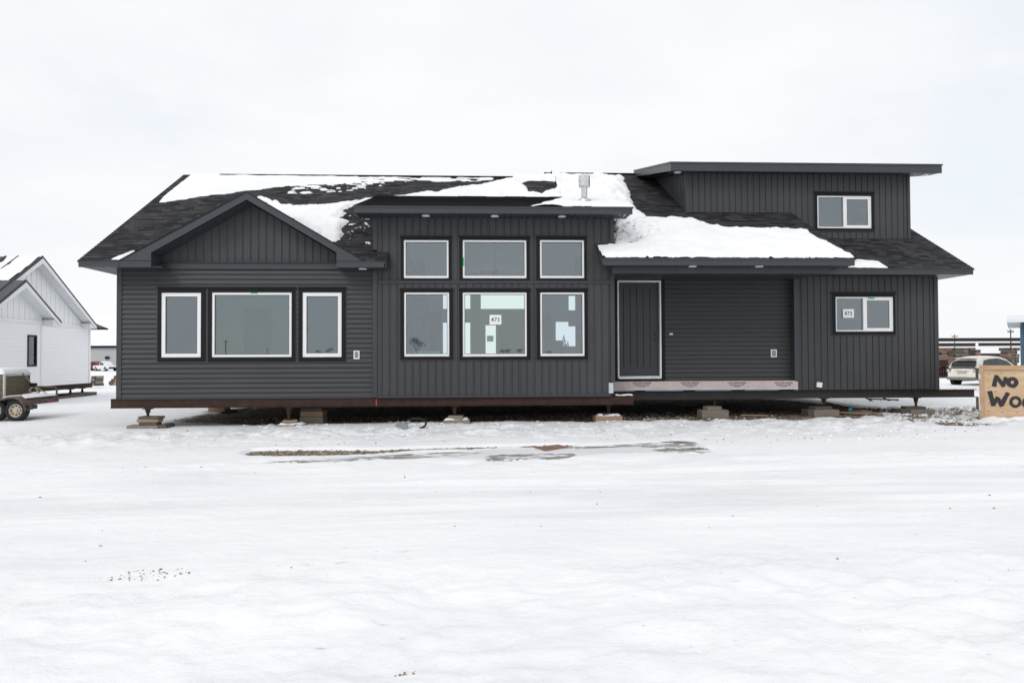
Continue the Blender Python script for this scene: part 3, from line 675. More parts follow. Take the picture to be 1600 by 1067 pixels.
# partition and cabinets inside the middle room
a = P(640, 500, 6)[0]
w = MB(); w.box(PX(671, 500, 6)-.75, PX(671, 500, 6), 5.9, 6.0, ZF, PZ(690, 477, 6)+.25); w.box(XI, PX(664, 500, 6), 6.01, 6.1, ZF, ZF+3.4); w.build('partition', mat('grey_partition', (.30, .34, .38), .8), house)
w = MB(); w.box(PX(672, 500, 6)-.02, PX(672, 500, 6)+.35, 6.0, 6.6, ZF, PZ(690, 488, 6)); w.build('cabinet', mat('blue_cabinet', (.04, .055, .08), .5), house)
w = MB(); w.box(PX(779, 500, 7.5), PX(862, 500, 7.5), 7.5, 7.6, ZF, PZ(800, 487, 7.5)); w.build('partition', mat('sage_dark', (.16, .20, .18), .8), house)
w = MB(); w.box(PX(828, 540, 6.5), PX(880, 540, 6.5), 6.5, 7.1, ZF, PZ(850, 532, 6.5)); w.build('cabinet', mat('pale_cabinet', (.42, .46, .47), .5), house)
w = MB(); x0, z0 = P(846, 490, 5); x1, z1 = P(888, 462, 5); w.prism([(x0, z0), (x1, z1), (x1+.0, z0)], 5, 5.05); w.build('stair_wall', M_drywall, house)
x0, z0 = P(888, 515, 5); 
w = MB(); w.box(PX(900, 500, 5), PX(925, 500, 5), 5.06, 5.16, ZF, ZF+3.4); w.build('partition', mat('blue_wall', (.16, .22, .28), .8), house)
room(XR0+.3, XR1-.1, YR+.08, 4.2, ZF, ZF+2.3, M_drywall, front_holes=inset(holesR))
room(XD0+1.5, XD1-.1, YD+.08, 5.2, ZF+2.75, zdt-.02, M_drywall, front_holes=inset(holesD))
# ceiling fan behind the upper middle window
fan = empty('ceiling_fan', (0, 0, 0)); tag(fan, 'ceiling fan on a long rod behind the upper middle window', 'ceiling fan')
yf = 3.2; fx, ftop = P(773.5, 389, yf); fb = PZ(773.5, 424, yf)
ftop = ceil(yf)
m_fan = mat('fan_grey', (.03, .035, .04), .5)
MB().tube([(fx, yf, fb), (fx, yf, ftop)], .016, 8).build('rod', m_fan, fan)
MB().tube([(fx, yf, PZ(773.5, 391, yf)), (fx, yf, PZ(773.5, 387, yf)), (fx, yf, PZ(773.5, 386.5, yf))], [.03, .08, .08], 14).build('canopy', m_fan, fan)
MB().tube([(fx, yf, fb-.10), (fx, yf, fb-.08), (fx, yf, fb+.0), (fx, yf, fb+.05)], [.05, .11, .11, .03], 16).build('motor', m_fan, fan)
for k in range(5):
    Mx = Matrix.Translation((fx, yf, fb-.04)) @ Matrix.Rotation(.3+k*2*math.pi/5, 4, 'Z') @ Matrix.Rotation(.2, 4, 'X')
    MB().box(.10, .68, -.06, .06, -.004, .004, Mx).build('blade', m_fan, fan, bevel=.003)

# papers taped on the glass
def paper(px0, py0, px1, py1, Y, label, num=None, inner=None):
    x0, x1, z0, z1 = rect(px0, py0, px1, py1, Y); o = MB().box(x0, x1, Y+.006, Y+.0085, z0, z1).build('paper_sign', M_paper)
    tag(o, label, 'paper sign')
    if num: text_mesh(num, (z1-z0)*.62, M_ink, 'number', o, ((x0+x1)/2, Y+.005, (z0+z1)/2-.005), bold=.001, ext=.0005)
    return o
paper(765, 492, 783.3, 507, YM, 'white sheet reading 473 taped in the large lower middle window', '473')
paper(1317, 483, 1334.5, 496.5, YR, 'white sheet reading 473 taped in the small right hand window', '473')
o = paper(760.8, 524.5, 771, 533.5, YM, 'small grey notice taped below the 473 sheet in the middle window'); o.data.materials[0] = mat('grey_notice', (.22, .26, .26), .8)
x0, x1, z0, z1 = rect(647, 549.3, 688, 551.3, YM); o = MB().box(x0, x1, YM+.06, YM+.09, z0-.01, z1+.01).build('foam_strip', M_teal, bevel=.004)
tag(o, 'turquoise foam strip lying on the sill of the lower left middle-section window', 'foam strip')

# ------------------------------------------------------------------ roof snow
def roof_snow(label, poly_px, Ya, Za, m, t=.07, res=.035, xlim=None, ylim=None, holes=(), rag=.06, edge=.22, lumps=.5, cat='snow', seed=0, patch=None):
    pl = [onslope(a, b, Ya, Za, m) for a, b in poly_px]; hl = [[onslope(a, b, Ya, Za, m) for a, b in h] for h in holes]
    xs = [p[0] for p in pl]; ys = [p[1] for p in pl]
    xa, xb, ya, yb = min(xs)-.1, max(xs)+.1, min(ys)-.1, max(ys)+.1
    if xlim: xa, xb = max(xa, xlim[0]), min(xb, xlim[1])
    if ylim: ya, yb = max(ya, ylim[0]), min(yb, ylim[1])
    X, Y = np.meshgrid(np.linspace(xa, xb, int((xb-xa)/res)+2), np.linspace(ya, yb, int((yb-ya)/res)+2))
    d = sdf(X, Y, pl)
    for h in hl: d = np.minimum(d, -sdf(X, Y, h))
    n1 = fbm(X*2.2+seed, Y*2.2+seed*2, 4, .6)
    d = d+rag*2*fbm(X*3+40+seed, Y*3, 4, .65)
    if patch:   # part where the cover breaks up into wind-blown shreds
        pd = sdf(X, Y, [onslope(a, b, Ya, Za, m) for a, b in patch[0]])
        d = np.where(pd > 0, np.minimum(d, (fbm(X*patch[1], Y*patch[2], 3, .5)+patch[3])*.3), d)
    h = t*np.clip(d/edge, -1, 1); h = np.where(h > 0, t*np.power(np.clip(d/edge, 0, 1), .55), h)
    h = h*(1+lumps*n1)-.004
    Z = Za+m*(Y-Ya)+.008+h
    Z = np.where(d > 0, Z, np.maximum(Z, Za+m*(Y-Ya)-.03))
    o = grid_obj('roof_snow', X, Y, Z, M_rsnow, keep=(h > -.02)); tag(o, label, cat, kind='stuff'); return o
roof_snow('snow sheet on the upper left end of the roof', [(281, 268), (236, 318), (262, 315), (300, 309.5), (345, 304.5), (385, 299), (440, 293), (470, 287), (480, 268)],
          YE, ZE, mL, t=.045, ylim=(-9, YRL+.015), rag=.04, xlim=(XLE+.22, 9))
roof_snow('thin snow strip tapering along the roof ridge', [(455, 270), (455, 291), (520, 287.5), (600, 285.5), (700, 283.5), (800, 282), (800, 270)],
          YE, ZE, mL, t=.035, ylim=(-9, YRL-.11), rag=.06, edge=.12, seed=3, patch=([(560, 270), (560, 330), (810, 330), (810, 270)], 3, 9, .14))
roof_snow('small snow dashes lying on the shingle rows below the ridge', [(445, 304), (470, 286), (600, 284), (600, 290), (560, 297), (500, 304)],
          YE, ZE, mL, t=.03, ylim=(-9, YRL-.2), rag=.02, res=.03, edge=.1, seed=8, patch=([(430, 270), (430, 330), (650, 330), (650, 270)], 5, 13, -.16))
roof_snow('smooth snow drift between the left gable and the flat middle roof', [(395, 305), (440, 321.5), (456, 325), (480, 324), (560, 315.5), (620, 307), (700, 297.5), (760, 288.5), (800, 281.5), (800, 270), (905, 270), (905, 330), (600, 330), (600, 315), (560, 321), (531, 329), (540, 334), (528, 342), (545, 347), (533, 358), (536, 366), (524, 378), (505, 372)],
          YE, ZE, mL, t=.10, edge=.14, lumps=.8, ylim=(-9, YRL-.02), xlim=(-9, 2.28), rag=.05, holes=[[(812, 287), (826, 284), (850, 283.5), (868, 285), (872, 291), (862, 299), (846, 304), (830, 303), (822, 296)]])
roof_snow('thick broken edged snow behind the flue pipe', [(835, 272), (973, 276), (975, 290), (983, 297), (986, 309), (992, 322), (1000, 345), (850, 345), (850, 290), (905, 285), (850, 284)],
          YPF, ZPE, mR, t=.13, ylim=(-9, YRR-.05), xlim=(2.27, 9), rag=.05, lumps=.9, seed=4)
roof_snow('deep snow on the porch roof between middle wall and dormer', [(934, 386), (959, 385), (959, 320), (988, 320), (1004, 334), (1012, 343.5), (1030, 343), (1045, 342), (1066, 345), (1080, 344.5), (1096, 350), (1112, 354), (1122, 353.5), (1134, 358.5), (1200, 358.5), (1259, 358.5), (1283, 376), (1335, 401), (1336, 403.5), (943, 403.5)],
          YPF, ZPE, mR, t=.075, rag=.05, edge=.10, lumps=.8, seed=9, res=.03, xlim=(XP0-.01, XP1+.015), ylim=(YPF-.02, YD),
          patch=([(950, 346), (950, 387), (992, 384), (1030, 368), (1026, 348), (985, 343)], 10, 10, .22))
roof_snow('thin snow on the flat roof over the tall windows', [(815, 327), (850, 317), (880, 309), (992, 309), (992, 324), (900, 322.6)], YMF, ZMF, mM, t=.05, rag=.06, seed=2, xlim=(XF0, XF1+.015), ylim=(YMF-.03, 3.1))
roof_snow('small snow patch on the right hand eave', [(1322, 418.5), (1338, 406), (1372, 409), (1378, 412), (1386, 418.5)], YRE, ZRE, mQ, t=.06, rag=.03, edge=.12, ylim=(YRE-.02, 9), xlim=(XP1-.28, 99))
roof_snow('small wedge of snow on the far left eave', [(170, 406.5), (182, 402), (210, 392), (206, 400), (190, 407)], YE, ZE, mL, t=.05, rag=.02, edge=.1, ylim=(YE-.02, 9))
roof_snow('sprinkle of snow crumbs on the shingles left of the tall section', [(545, 330), (578, 330), (578, 385), (545, 395)], YE, ZE, mL, t=.025, rag=.02, res=.02, seed=6,
          patch=([(530, 320), (600, 320), (600, 400), (530, 400)], 9, 9, -.47))
# ------------------------------------------------------------------ GROUND
def gz(x, y):      # broad shape of the ground (numpy or float)
    xx = np.clip(x, -12, 14); s = np.clip((np.asarray(y)-30)/80, 0, 1); s = s*s*(3-2*s)
    t2 = np.clip((np.asarray(y)-7)/9, 0, 1)*np.clip((np.asarray(x)-6)/5, 0, 1); return .006*xx-.95*s-.30*t2*(1-s)
def gpoly(px): return [G(a, b, 0) for a, b in px]
bare = gpoly([(330, 660), (400, 664.5), (450, 664), (520, 662), (625, 661), (700, 661), (800, 660), (930, 662), (1000, 661), (1100, 663), (1180, 661.5), (1250, 661), (1300, 659), (1352, 660)])
bare = bare+[(10.0, 3.2), (9.0, 9.0), (-3.5, 9.5)]+gpoly([(385, 637), (330, 645), (268, 657)])
ribbon = gpoly([(383, 707), (396, 703), (440, 701.5), (520, 702), (600, 702.5), (700, 699.5), (790, 698.5), (860, 696.5), (900, 696.5), (860, 699.5), (760, 702), (660, 704), (590, 708.5), (520, 711), (440, 712), (395, 710.5)])
strip = gpoly([(1250, 650), (1352, 655), (1390, 660), (1440, 668), (1500, 674), (1545, 668), (1532, 640), (1460, 642), (1300, 640)])
icep = gpoly([(470, 716), (600, 709), (700, 705), (760, 703), (860, 700), (950, 697), (1010, 693), (1060, 691), (1105, 699), (1112, 710), (1060, 713), (960, 714), (890, 720), (800, 721.5), (720, 721), (640, 720), (520, 721), (400, 722)])
icebare = [gpoly([(728, 720), (770, 713), (820, 709.5), (884, 711), (886, 717), (860, 721.5), (790, 722.5)]), gpoly([(884, 699), (960, 697), (1015, 695), (1020, 697), (960, 699.5), (900, 701)]), gpoly([(560, 714), (700, 707), (740, 707), (720, 710.5), (640, 714)]), gpoly([(1012, 700), (1030, 693), (1078, 691.5), (1092, 700), (1112, 707), (1100, 713), (1060, 713), (1040, 706)]), gpoly([(385, 721.5), (450, 719), (600, 715.5), (640, 716), (560, 720.5), (450, 722.5)])]
dirt = gpoly([(200, 680), (330, 675), (660, 677), (900, 672), (1330, 662), (1480, 676), (1600, 690), (1600, 700), (1330, 690), (1150, 700), (900, 690), (640, 700), (400, 700), (220, 696)])
def axis(parts):
    out = []
    for a, b, s in parts: out += list(np.arange(a, b, s))
    return np.array(out+[parts[-1][1]])
gx = axis([(-4000, -1000, 500), (-1000, -200, 80), (-200, -60, 10), (-60, -20, 2), (-20, -13, .2), (-13, 15, .045), (15, 20, .2), (20, 60, 2), (60, 200, 10), (200, 1000, 80), (1000, 4000, 500)])
gy = axis([(-400, -100, 50), (-100, -30, 8), (-30, -14, 1), (-14, -8, .035), (-8, 3.2, .05), (3.2, 12, .15), (12, 40, 1), (40, 200, 8), (200, 1000, 80), (1000, 8000, 500)])
X, Y = np.meshgrid(gx, gy)
near = np.clip((14-np.hypot(X*.8, Y+8))/4, 0, 1)
Zb = gz(X, Y)
s = .035+.020*fbm(X*.45, Y*.6, 3)*near
# packed wheel ruts running past the house
road = np.exp(-((Y+8.2)/1.9)**2)
s += near*road*(.012*fbm(X*.25, Y*3.2, 4, .6))-.02*road
# ploughed lumps in the foreground and a low bank by the house
fore = np.clip((-10.2-Y)/1.2, 0, 1)
rid = 1-np.abs(2*fbm(X*1.1+9, Y*1.5, 3, .55))
s += near*fore*(.062*fbm(X*.9+3, Y*1.3, 6, .66)+.05*np.clip(rid-.70, 0, 1)+.02*fbm(X*4.5, Y*4.5, 3, .6))
bank = np.exp(-((Y+1.6-.05*X)/1.5)**2)
s += near*bank*(.020+.075*fbm(X*1.3+8, Y*1.6+4, 5, .72)+.05*fbm(X*5, Y*5, 3, .7))
bank2 = np.exp(-((Y+6.0)/.55)**2); s += near*bank2*(.025+.05*fbm(X*.9, Y*2, 4, .65))
for k_, (y0_, sl_) in enumerate(((-7.0, .02), (-8.9, .015), (-7.6, -.03), (-9.6, -.02))):
    v_ = Y-y0_-sl_*X-.12*np.sin(X*.35+k_); s += near*(-.016*np.exp(-(v_/.13)**2)+.010*np.exp(-((np.abs(v_)-.22)/.07)**2))*np.clip(fbm(X*.4+k_*7, Y*.4, 2)+.6, 0, 1)
s += near*.012*np.clip(rid-.6, 0, 1)*bank
# tyre track with lug marks at lower left
for ax, ay, bx, by in ((-5.5, -11.6, 4.5, -10.6), (-4.2, -12.6, 3.4, -12.2)):
    L_ = math.hypot(bx-ax, by-ay); tx, ty = (bx-ax)/L_, (by-ay)/L_
    u = (X-ax)*tx+(Y-ay)*ty; v = -(X-ax)*ty+(Y-ay)*tx
    m_ = np.exp(-(v/.16)**4)*(u > 0)*(u < L_)*np.clip(fbm(X*.7, Y*.7, 2)+.55, 0, 1)
    s += near*m_*(-.014+.008*np.sign(np.sin((u+np.abs(v)*.6)*2*math.pi/.11)))
wob = .10*fbm(X*1.7, Y*1.7, 4, .7)+.05*fbm(X*7, Y*7, 2, .7)
def dip(s, d, depth=.09, w=.10): return s-depth*np.clip(d/w+.35, 0, 1)
s = dip(s, sdf(X, Y, bare)+wob*1.6)
s = dip(s, sdf(X, Y, ribbon)+wob*.4+.06, .09, .06)
sd = np.clip(sdf(X, Y, strip)/.5+.4, 0, 1); s = s-sd*np.clip((fbm(X*5, Y*5, 5, .85)+.42)*.8, 0, .16)
ic = sdf(X, Y, icep)+wob*.8; icm = np.clip(ic/.14, 0, 1); s = s*(1-icm)+icm*(.014+.004*fbm(X*3, Y*3, 3))
for q in icebare: s = s-np.clip((sdf(X, Y, q)/.25+.7), 0, 1)*np.clip(.048+.10*fbm(X*2.6+5, Y*6.5, 5, .82), 0, .08)
blast = np.exp(-(((X-4.0)/1.6)**2+((Y+.0)/.5)**2))
snow = grid_obj('ground_snow', X, Y, Zb+s, M_snow); tag(snow, kind='structure')
grime = np.clip(near*(.50*bank*np.clip(.55+1.1*fbm(X*1.5+3, Y*2.2, 5, .7), 0, 1)+.22*road*np.clip(.3+1.6*fbm(X*.3, Y*2.5, 5, .65), 0, 1)+.42*icm+.10*np.clip(fbm(X*.6, Y*1.2, 5, .7)*2, 0, 1)), 0, .8)
at_ = snow.data.attributes.new('grime', 'FLOAT', 'POINT'); at_.data.foreach_set('value', grime.ravel().astype(np.float32))
# gravel below the snow
ax_ = np.arange(-8.5, 13.5, .06); ay_ = np.arange(-6, 11, .06); X2, Y2 = np.meshgrid(ax_, ay_)
g = grid_obj('gravel_ground', X2, Y2, gz(X2, Y2)-.012+.012*fbm(X2*6, Y2*6, 3, .7), M_gravel); tag(g, kind='structure')
# ice of the frozen puddle
ax_ = np.arange(-5.6, 5.4, .08); ay_ = np.arange(-5.7, -3.0, .08); X2, Y2 = np.meshgrid(ax_, ay_)
g = grid_obj('puddle_ice', X2, Y2, gz(X2, Y2)+.004+0*X2, M_ice, keep=(sdf(X2, Y2, icep) > -.05)); tag(g, kind='structure')
bpy.context.view_layer.update()
def topsnow(x0, x1, y0, y1, z, t, label):
    Xa, Ya_ = np.meshgrid(np.linspace(x0, x1, 40), np.linspace(y0, y1, 8)); ed = np.minimum(np.minimum(Xa-x0, x1-Xa), np.minimum(Ya_-y0, y1-Ya_))
    o = grid_obj('snow_cap', Xa, Ya_, z+t*(np.clip(ed/.03, 0, 1)+.9*fbm(Xa*6, Ya_*6, 3)-.15), M_rsnow); tag(o, label, 'snow', kind='stuff')
# --- stones: dense in the bare strips, sparse on the snow
def stones(name, pts, label, rmin, rmax):
    w = MB(); ph = (1+5**.5)/2
    base = [Vector(v).normalized() for v in ((1, 1, 1), (-1, -1, 1), (-1, 1, -1), (1, -1, -1), (0, 0, 1.3), (0, 0, -1.2), (1.2, 0, 0), (-1.1, 0, 0), (0, 1.2, 0), (0, -1.1, 0))]
    V = []; Fc = []
    bm = bmesh.new(); 
    for b in base: bm.verts.new(b)
    bmesh.ops.convex_hull(bm, input=bm.verts); bm.verts.ensure_lookup_table(); bv = [v.co.copy() for v in bm.verts]; bf = [[v.index for v in f.verts] for f in bm.faces]; bm.free()
    for x, y in pts:
        r = rmin+(rmax-rmin)*random.random()**2.5; z = float(gz(x, y)); n = len(V); rot = Matrix.Rotation(random.random()*6, 3, 'Z') @ Matrix.Rotation(random.random()*3, 3, 'X')
        sx, sy, sz = r*random.uniform(.7, 1.4), r*random.uniform(.7, 1.2), r*random.uniform(.5, .9)
        zz = z+surf(x, y)+sz*.35
        for b in bv: q = rot @ b; V.append((x+q.x*sx, y+q.y*sy, zz+q.z*sz))
        for f in bf: Fc.append([n+i for i in f])
    me = bpy.data.meshes.new(name); me.from_pydata(V, [], Fc); me.materials.append(M_pebble); o = bpy.data.objects.new(name, me); COL.objects.link(o)
    tag(o, label, kind='stuff'); return o
Sg = s
def surf(x, y):
    i = np.searchsorted(gy, y); j = np.searchsorted(gx, x); return max(float(Sg[min(i, len(gy)-1), min(j, len(gx)-1)]), -.012)
def inside(p, poly):
    return float(sdf(np.array([p[0]]), np.array([p[1]]), poly)[0]) > 0
pts = []
def scatter(poly, n, cond=None):
    xs = [p[0] for p in poly]; ys = [p[1] for p in poly]; k = 0; out = []
    XX = np.random.RandomState(n).uniform(min(xs), max(xs), n*3); YY = np.random.RandomState(n+1).uniform(min(ys), max(ys), n*3)
    ok = sdf(XX, YY, poly) > 0
    return [(a, b) for a, b, o in zip(XX, YY, ok) if o][:n]
b1 = [p for p in scatter(bare, 16000) if p[1] < 2.8][:7000]
r1 = scatter(ribbon, 900); s1 = [p for p in scatter(strip, 4000) if surf(*p) < .02]
stones('loose_gravel', b1+r1+s1, 'brown loose gravel stones on the bare ground under the house', .010, .030)
d1 = [p for p in scatter(dirt, 1100) if random.random() < .5+vnoise(np.array([p[0]*1.3]), np.array([p[1]*1.3]))[0]]
l1 = scatter(gpoly([(150, 906), (190, 893), (285, 891), (300, 900), (230, 910), (170, 908)]), 60)
l2 = scatter(gpoly([(0, 720), (1600, 720), (1600, 900), (0, 900)]), 34); l3 = scatter(gpoly([(610, 1062), (640, 1052), (680, 1054), (660, 1064)]), 14)
stones('scattered_stones', d1+l2, 'small dark stones scattered over the snow', .005, .016)
stones('scattered_stones', l1+l3, 'cluster of tiny dark chips poking from the packed snow', .004, .011)
# snow clods along the bank and foreground
def clods(pts, rmin, rmax, label):
    V = []; Fc = []; bm = bmesh.new(); bmesh.ops.create_icosphere(bm, subdivisions=2, radius=1); bv = [v.co.copy() for v in bm.verts]; bf = [[v.index for v in f.verts] for f in bm.faces]; bm.free()
    for x, y in pts:
        r = rmin+(rmax-rmin)*random.random()**3; n = len(V); o = Vector((random.random()*99, random.random()*99, 0)); z = float(gz(x, y))+surf(x, y)
        for b in bv:
            k = r*(1+.5*mnoise.noise(b*1.3+o)); V.append((x+b.x*k*1.3, y+b.y*k, z+b.z*k*.6))
        for f in bf: Fc.append([n+i for i in f])
    me = bpy.data.meshes.new('snow_clods'); me.from_pydata(V, [], Fc); me.materials.append(M_rsnow); me.polygons.foreach_set('use_smooth', [True]*len(me.polygons)); o = bpy.data.objects.new('snow_clods', me); COL.objects.link(o)
    tag(o, label, kind='stuff')
clods(scatter(gpoly([(380, 664), (1000, 655), (1250, 655), (1250, 668), (1000, 672), (640, 676), (390, 672)]), 420), .012, .04, 'broken snow clods along the edge of the bare ground')
clods(scatter(gpoly([(200, 676), (1000, 668), (1500, 680), (1500, 700), (1000, 690), (640, 690), (200, 700)]), 380), .008, .035, 'crumbled snow crust in front of the house')
clods(scatter(gpoly([(780, 900), (1600, 880), (1600, 1060), (900, 1060)]), 55), .005, .016, 'small snow crumbs in the foreground on the right')

# ------------------------------------------------------------------ STEEL BEAMS AND CRIBBING UNDER THE DARK HOUSE
def ibeam(x0, x1, y, z0, z1, m, label, fw=.18, flange=.014):
    w = MB(); w.box(x0, x1, y-fw/2, y+fw/2, z1-flange, z1); w.box(x0, x1, y-fw/2, y+fw/2, z0, z0+flange); w.box(x0, x1, y-.006, y+.006, z0+flange, z1-flange)
    o = w.build('steel_beam', m); tag(o, label, 'steel beam', 'steel beams carrying the dark house'); return o
bz0, bz1 = zwb-.195, zwb-.022
bx0, bx1 = PX(173, 629, 0), PX(990, 622, 0)
w = MB(); w.box(bx0, bx1, .0, .10, bz0, bz1-.001); w.box(bx0, bx1, -.025, .13, bz0-.012, bz0-.0005); w.box(bx0, bx1, -.025, .13, bz1, bz1+.012)
o = w.build('steel_beam', M_rust, bevel=.004); tag(o, 'rusty brown front beam under the left and middle sections', 'steel beam', 'steel beams carrying the dark house')
x0_, z_ = P(573, 630, -.02); mk = MB().box(PX(588, 627, 0)-.012, PX(588, 627, 0)+.012, -.004, -.001, bz0+.01, bz1-.02).build('paint_mark', mat('red_mark', (.5, .03, .05), .6), o)
rz0, rz1 = zrb-.20, zrb-.012
ibeam(bx1-.6, PX(1523, 615, 1.1), 1.12, rz0, rz1, M_dsteel, 'dark steel beam under the porch and right section, sticking out past the corner')
ibeam(XL-.3, 3.5, 5.0, bz0, bz1, M_dsteel, 'dark steel beam under the middle of the house, set back in the shadow')
ibeam(XL-.3, XR1+.5, 8.8, bz0, bz1, M_dsteel, 'rearmost dark steel beam under the house')
topsnow(XM1+.02, bx1, -.02, .12, bz1+.012, .03, 'thin snow on the protruding right end of the rusty front beam'); topsnow(XR1+.03, PX(1523, 615, 1.1)-.01, 1.04, 1.20, rz1, .022, 'thin snow on the beam end sticking out at the right corner')
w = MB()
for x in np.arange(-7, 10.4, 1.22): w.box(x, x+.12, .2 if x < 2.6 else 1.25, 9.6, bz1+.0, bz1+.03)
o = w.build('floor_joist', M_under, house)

def timber(px0, py0, px1, py1, Y, depth, m, label, rz=0, group='timber blocks under the house beams', z0=None):
    x0, x1 = PX(px0, py1, Y), PX(px1, py1, Y); h = abs(py1-py0)*(Y+16)/F
    zz = PZ((px0+px1)/2, py1, Y) if z0 is None else z0
    o = MB().box(-(x1-x0)/2, (x1-x0)/2, -depth/2, depth/2, 0, h).build('timber_block', m, bevel=.008)
    o.location = ((x0+x1)/2, Y+depth/2, zz); o.rotation_euler = (0, 0, rz); tag(o, label, 'timber block', group); return o, zz+h, (x0+x1)/2
def jack(px, Y, ztop, zb_, label, x=None):
    j = empty('screw_jack', (PX(px, 640, Y) if x is None else x, Y+.02, zb_)); tag(j, label, 'screw jack', 'screw jacks under the house beams')
    h = ztop-zb_; MB().tube([(0, 0, 0), (0, 0, h*.06), (0, 0, h*.07), (0, 0, h*.45), (0, 0, h-.015)], [.055, .05, .024, .034, .062], 12).build('base', M_rust, j)
    MB().tube([(0, 0, h*.5), (0, 0, h-.012)], .022, 10).build('screw', M_dsteel, j)
    MB().box(-.09, .09, -.07, .07, h-.014, h-.001).build('top_plate', M_rust, j); MB().box(-.055, .055, -.012, .012, h*.50, h*.56).build('nut', M_rust, j); return j
def zg(x, y): return float(gz(x, y))
ORD = ['first', 'second', 'third', 'fourth', 'fifth', 'sixth', 'seventh', 'eighth']
def crib(n, spec, desc, Y):
    jx, jtop, uppers, lowers = spec
    xg = PX((lowers[0][0]+lowers[0][1])/2, 655, Y); base = zg(xg, Y)-.01
    zt = base
    for k, (a, b, h, dy, dep, m) in enumerate(lowers):
        x0, x1 = PX(a, 655, Y+dy), PX(b, 655, Y+dy)
        o = MB().box(-(x1-x0)/2, (x1-x0)/2, 0, dep, 0, h).build('timber_block', m, bevel=.010); o.location = ((x0+x1)/2, Y+dy, base); o.rotation_euler = (0, 0, random.uniform(-.05, .05))
        tag(o, ('broad bottom' if k == 0 else 'short bottom' if k == 1 else 'extra bottom')+' timber under the '+desc, 'timber block', 'timber blocks under the house beams')
        if k == 0: zt = base+h
    zu = zt
    for k, (a, b, h, m) in enumerate(uppers):
        x0, x1 = PX(a, 650, Y), PX(b, 650, Y)
        o = MB().box(-(x1-x0)/2, (x1-x0)/2, 0, .26, 0, h).build('timber_block', m, bevel=.006); o.location = ((x0+x1)/2, Y+.04, zu+.001); o.rotation_euler = (0, 0, random.uniform(-.2, .2)); zu += h+.002
        tag(o, (['lower ', 'upper ', 'topmost '][k] if len(uppers) > 1 else 'single ')+'plank between bottom timber and '+desc, 'timber block', 'timber blocks under the house beams')
    if jx: jack(jx, Y+.10, jtop, zu, desc)
    if n in (1, 2, 3):
        a, b, h, dy, dep, m = lowers[0]; sx0, sx1 = PX(a, 655, Y+dy)+.01, PX(b, 655, Y+dy)-.01
        Xa, Ya_ = np.meshgrid(np.linspace(sx0, sx1, 30), np.linspace(Y+.005, Y+.3, 16)); ed = np.minimum(np.minimum(Xa-sx0, sx1-Xa), np.minimum(Ya_-Y, Y+.3-Ya_))
        o = grid_obj('snow_cap', Xa, Ya_, zt+.045*np.clip(np.clip(ed/.05, 0, 1)+1.3*fbm(Xa*5+n, Ya_*5, 3)-.45, -.2, 1), M_rsnow); tag(o, 'thin snow on the bottom timber under the '+desc, 'snow', kind='stuff')
crib(0, (230.5, bz0-.012, [(215, 243, .065, M_woodd), (212, 246, .065, M_woodn), (213, 247, .05, M_woodd)], [(197.5, 246, .12, 0, .35, M_wood), (246.5, 259, .13, .03, .5, M_woodd)]), 'jack at the left end of the front beam', -.20)
crib(1, (451, bz0-.012, [(439, 465, .05, M_wood), (441, 463, .04, M_woodn)], [(430.5, 476, .085, 0, .35, M_wood)]), 'jack below the left three-window group', -.12)
crib(2, (710.5, bz0-.012, [(700, 722, .09, M_wood)], [(692.5, 734, .13, 0, .35, M_wood)]), 'jack below the tall middle windows', -.05)
crib(3, (951, bz0-.012, [(942, 961, .05, M_woodd)], [(931, 973, .16, 0, .40, M_woodn), (974, 978, .13, .05, .4, M_woodd)]), 'jack at the right end of the front beam', .10)
crib(4, (1117, rz0, [(1106, 1129, .085, M_wood)], [(1097, 1139, .19, 0, .40, M_wood)]), 'jack below the porch', .92)
crib(5, (1288, rz0, [(1274, 1303, .07, M_woodd)], [(1272, 1312, .16, 0, .35, M_wood), (1263, 1271.5, .16, .04, .4, M_woodd)]), 'jack left of the plank pile', .95)
crib(6, (1432, rz0, [(1418, 1448, .07, M_woodd)], [(1424, 1461, .13, 0, .35, M_wood), (1408, 1423.5, .14, .05, .4, M_woodd)]), 'jack nearest the right corner', 1.0)
# larger crib stacks further back
def block(px0, py0, px1, py1, Y, dep, m, label, rz=0, group='timber cribbing further back under the house', name='timber_block'):
    x0, x1 = PX(px0, py1, Y), PX(px1, py1, Y); z1 = PZ((px0+px1)/2, py0, Y); z0 = PZ((px0+px1)/2, py1, Y)
    o = MB().box(-(x1-x0)/2, (x1-x0)/2, 0, dep, 0, z1-z0).build(name, m, bevel=.008); o.location = ((x0+x1)/2, Y, z0); o.rotation_euler = (0, 0, rz); tag(o, label, 'timber block', group); return o
block(468, 651, 504.5, 662.5, .55, .5, M_wood, 'big grey bottom timber behind the jack below the left windows'); block(469, 642.5, 504, 650.6, .56, .5, M_woodn, 'reddish upper timber on the big grey crib behind the left windows'); block(470, 637, 503, 642.3, .57, .5, M_woodd, 'dark top timber on the big grey crib behind the left windows')
block(315.5, 643.5, 347, 652.5, 4.6, .6, M_wood, 'pale bottom timber of the rear crib seen left of the gravel'); block(347.5, 641.5, 360, 651.5, 4.8, .6, M_woodd, 'dark end timber of the rear crib seen left of the gravel'); block(325, 637, 351, 643.2, 4.7, .5, M_woodn, 'orange brown plank on top of the left rear crib')
block(787, 651, 820, 656, 3.0, .4, M_wood, 'low pale timber in the dark below the lower middle window'); block(848, 652, 883, 657.5, 2.2, .4, M_wood, 'low timber in the dark left of the front beam end')
block(1063, 632.5, 1093, 641, 5.2, .5, M_wood, 'faint timber far back under the porch'); block(1329, 628, 1360, 636.5, 5.2, .5, M_wood, 'pale timber far back behind the plank pile')
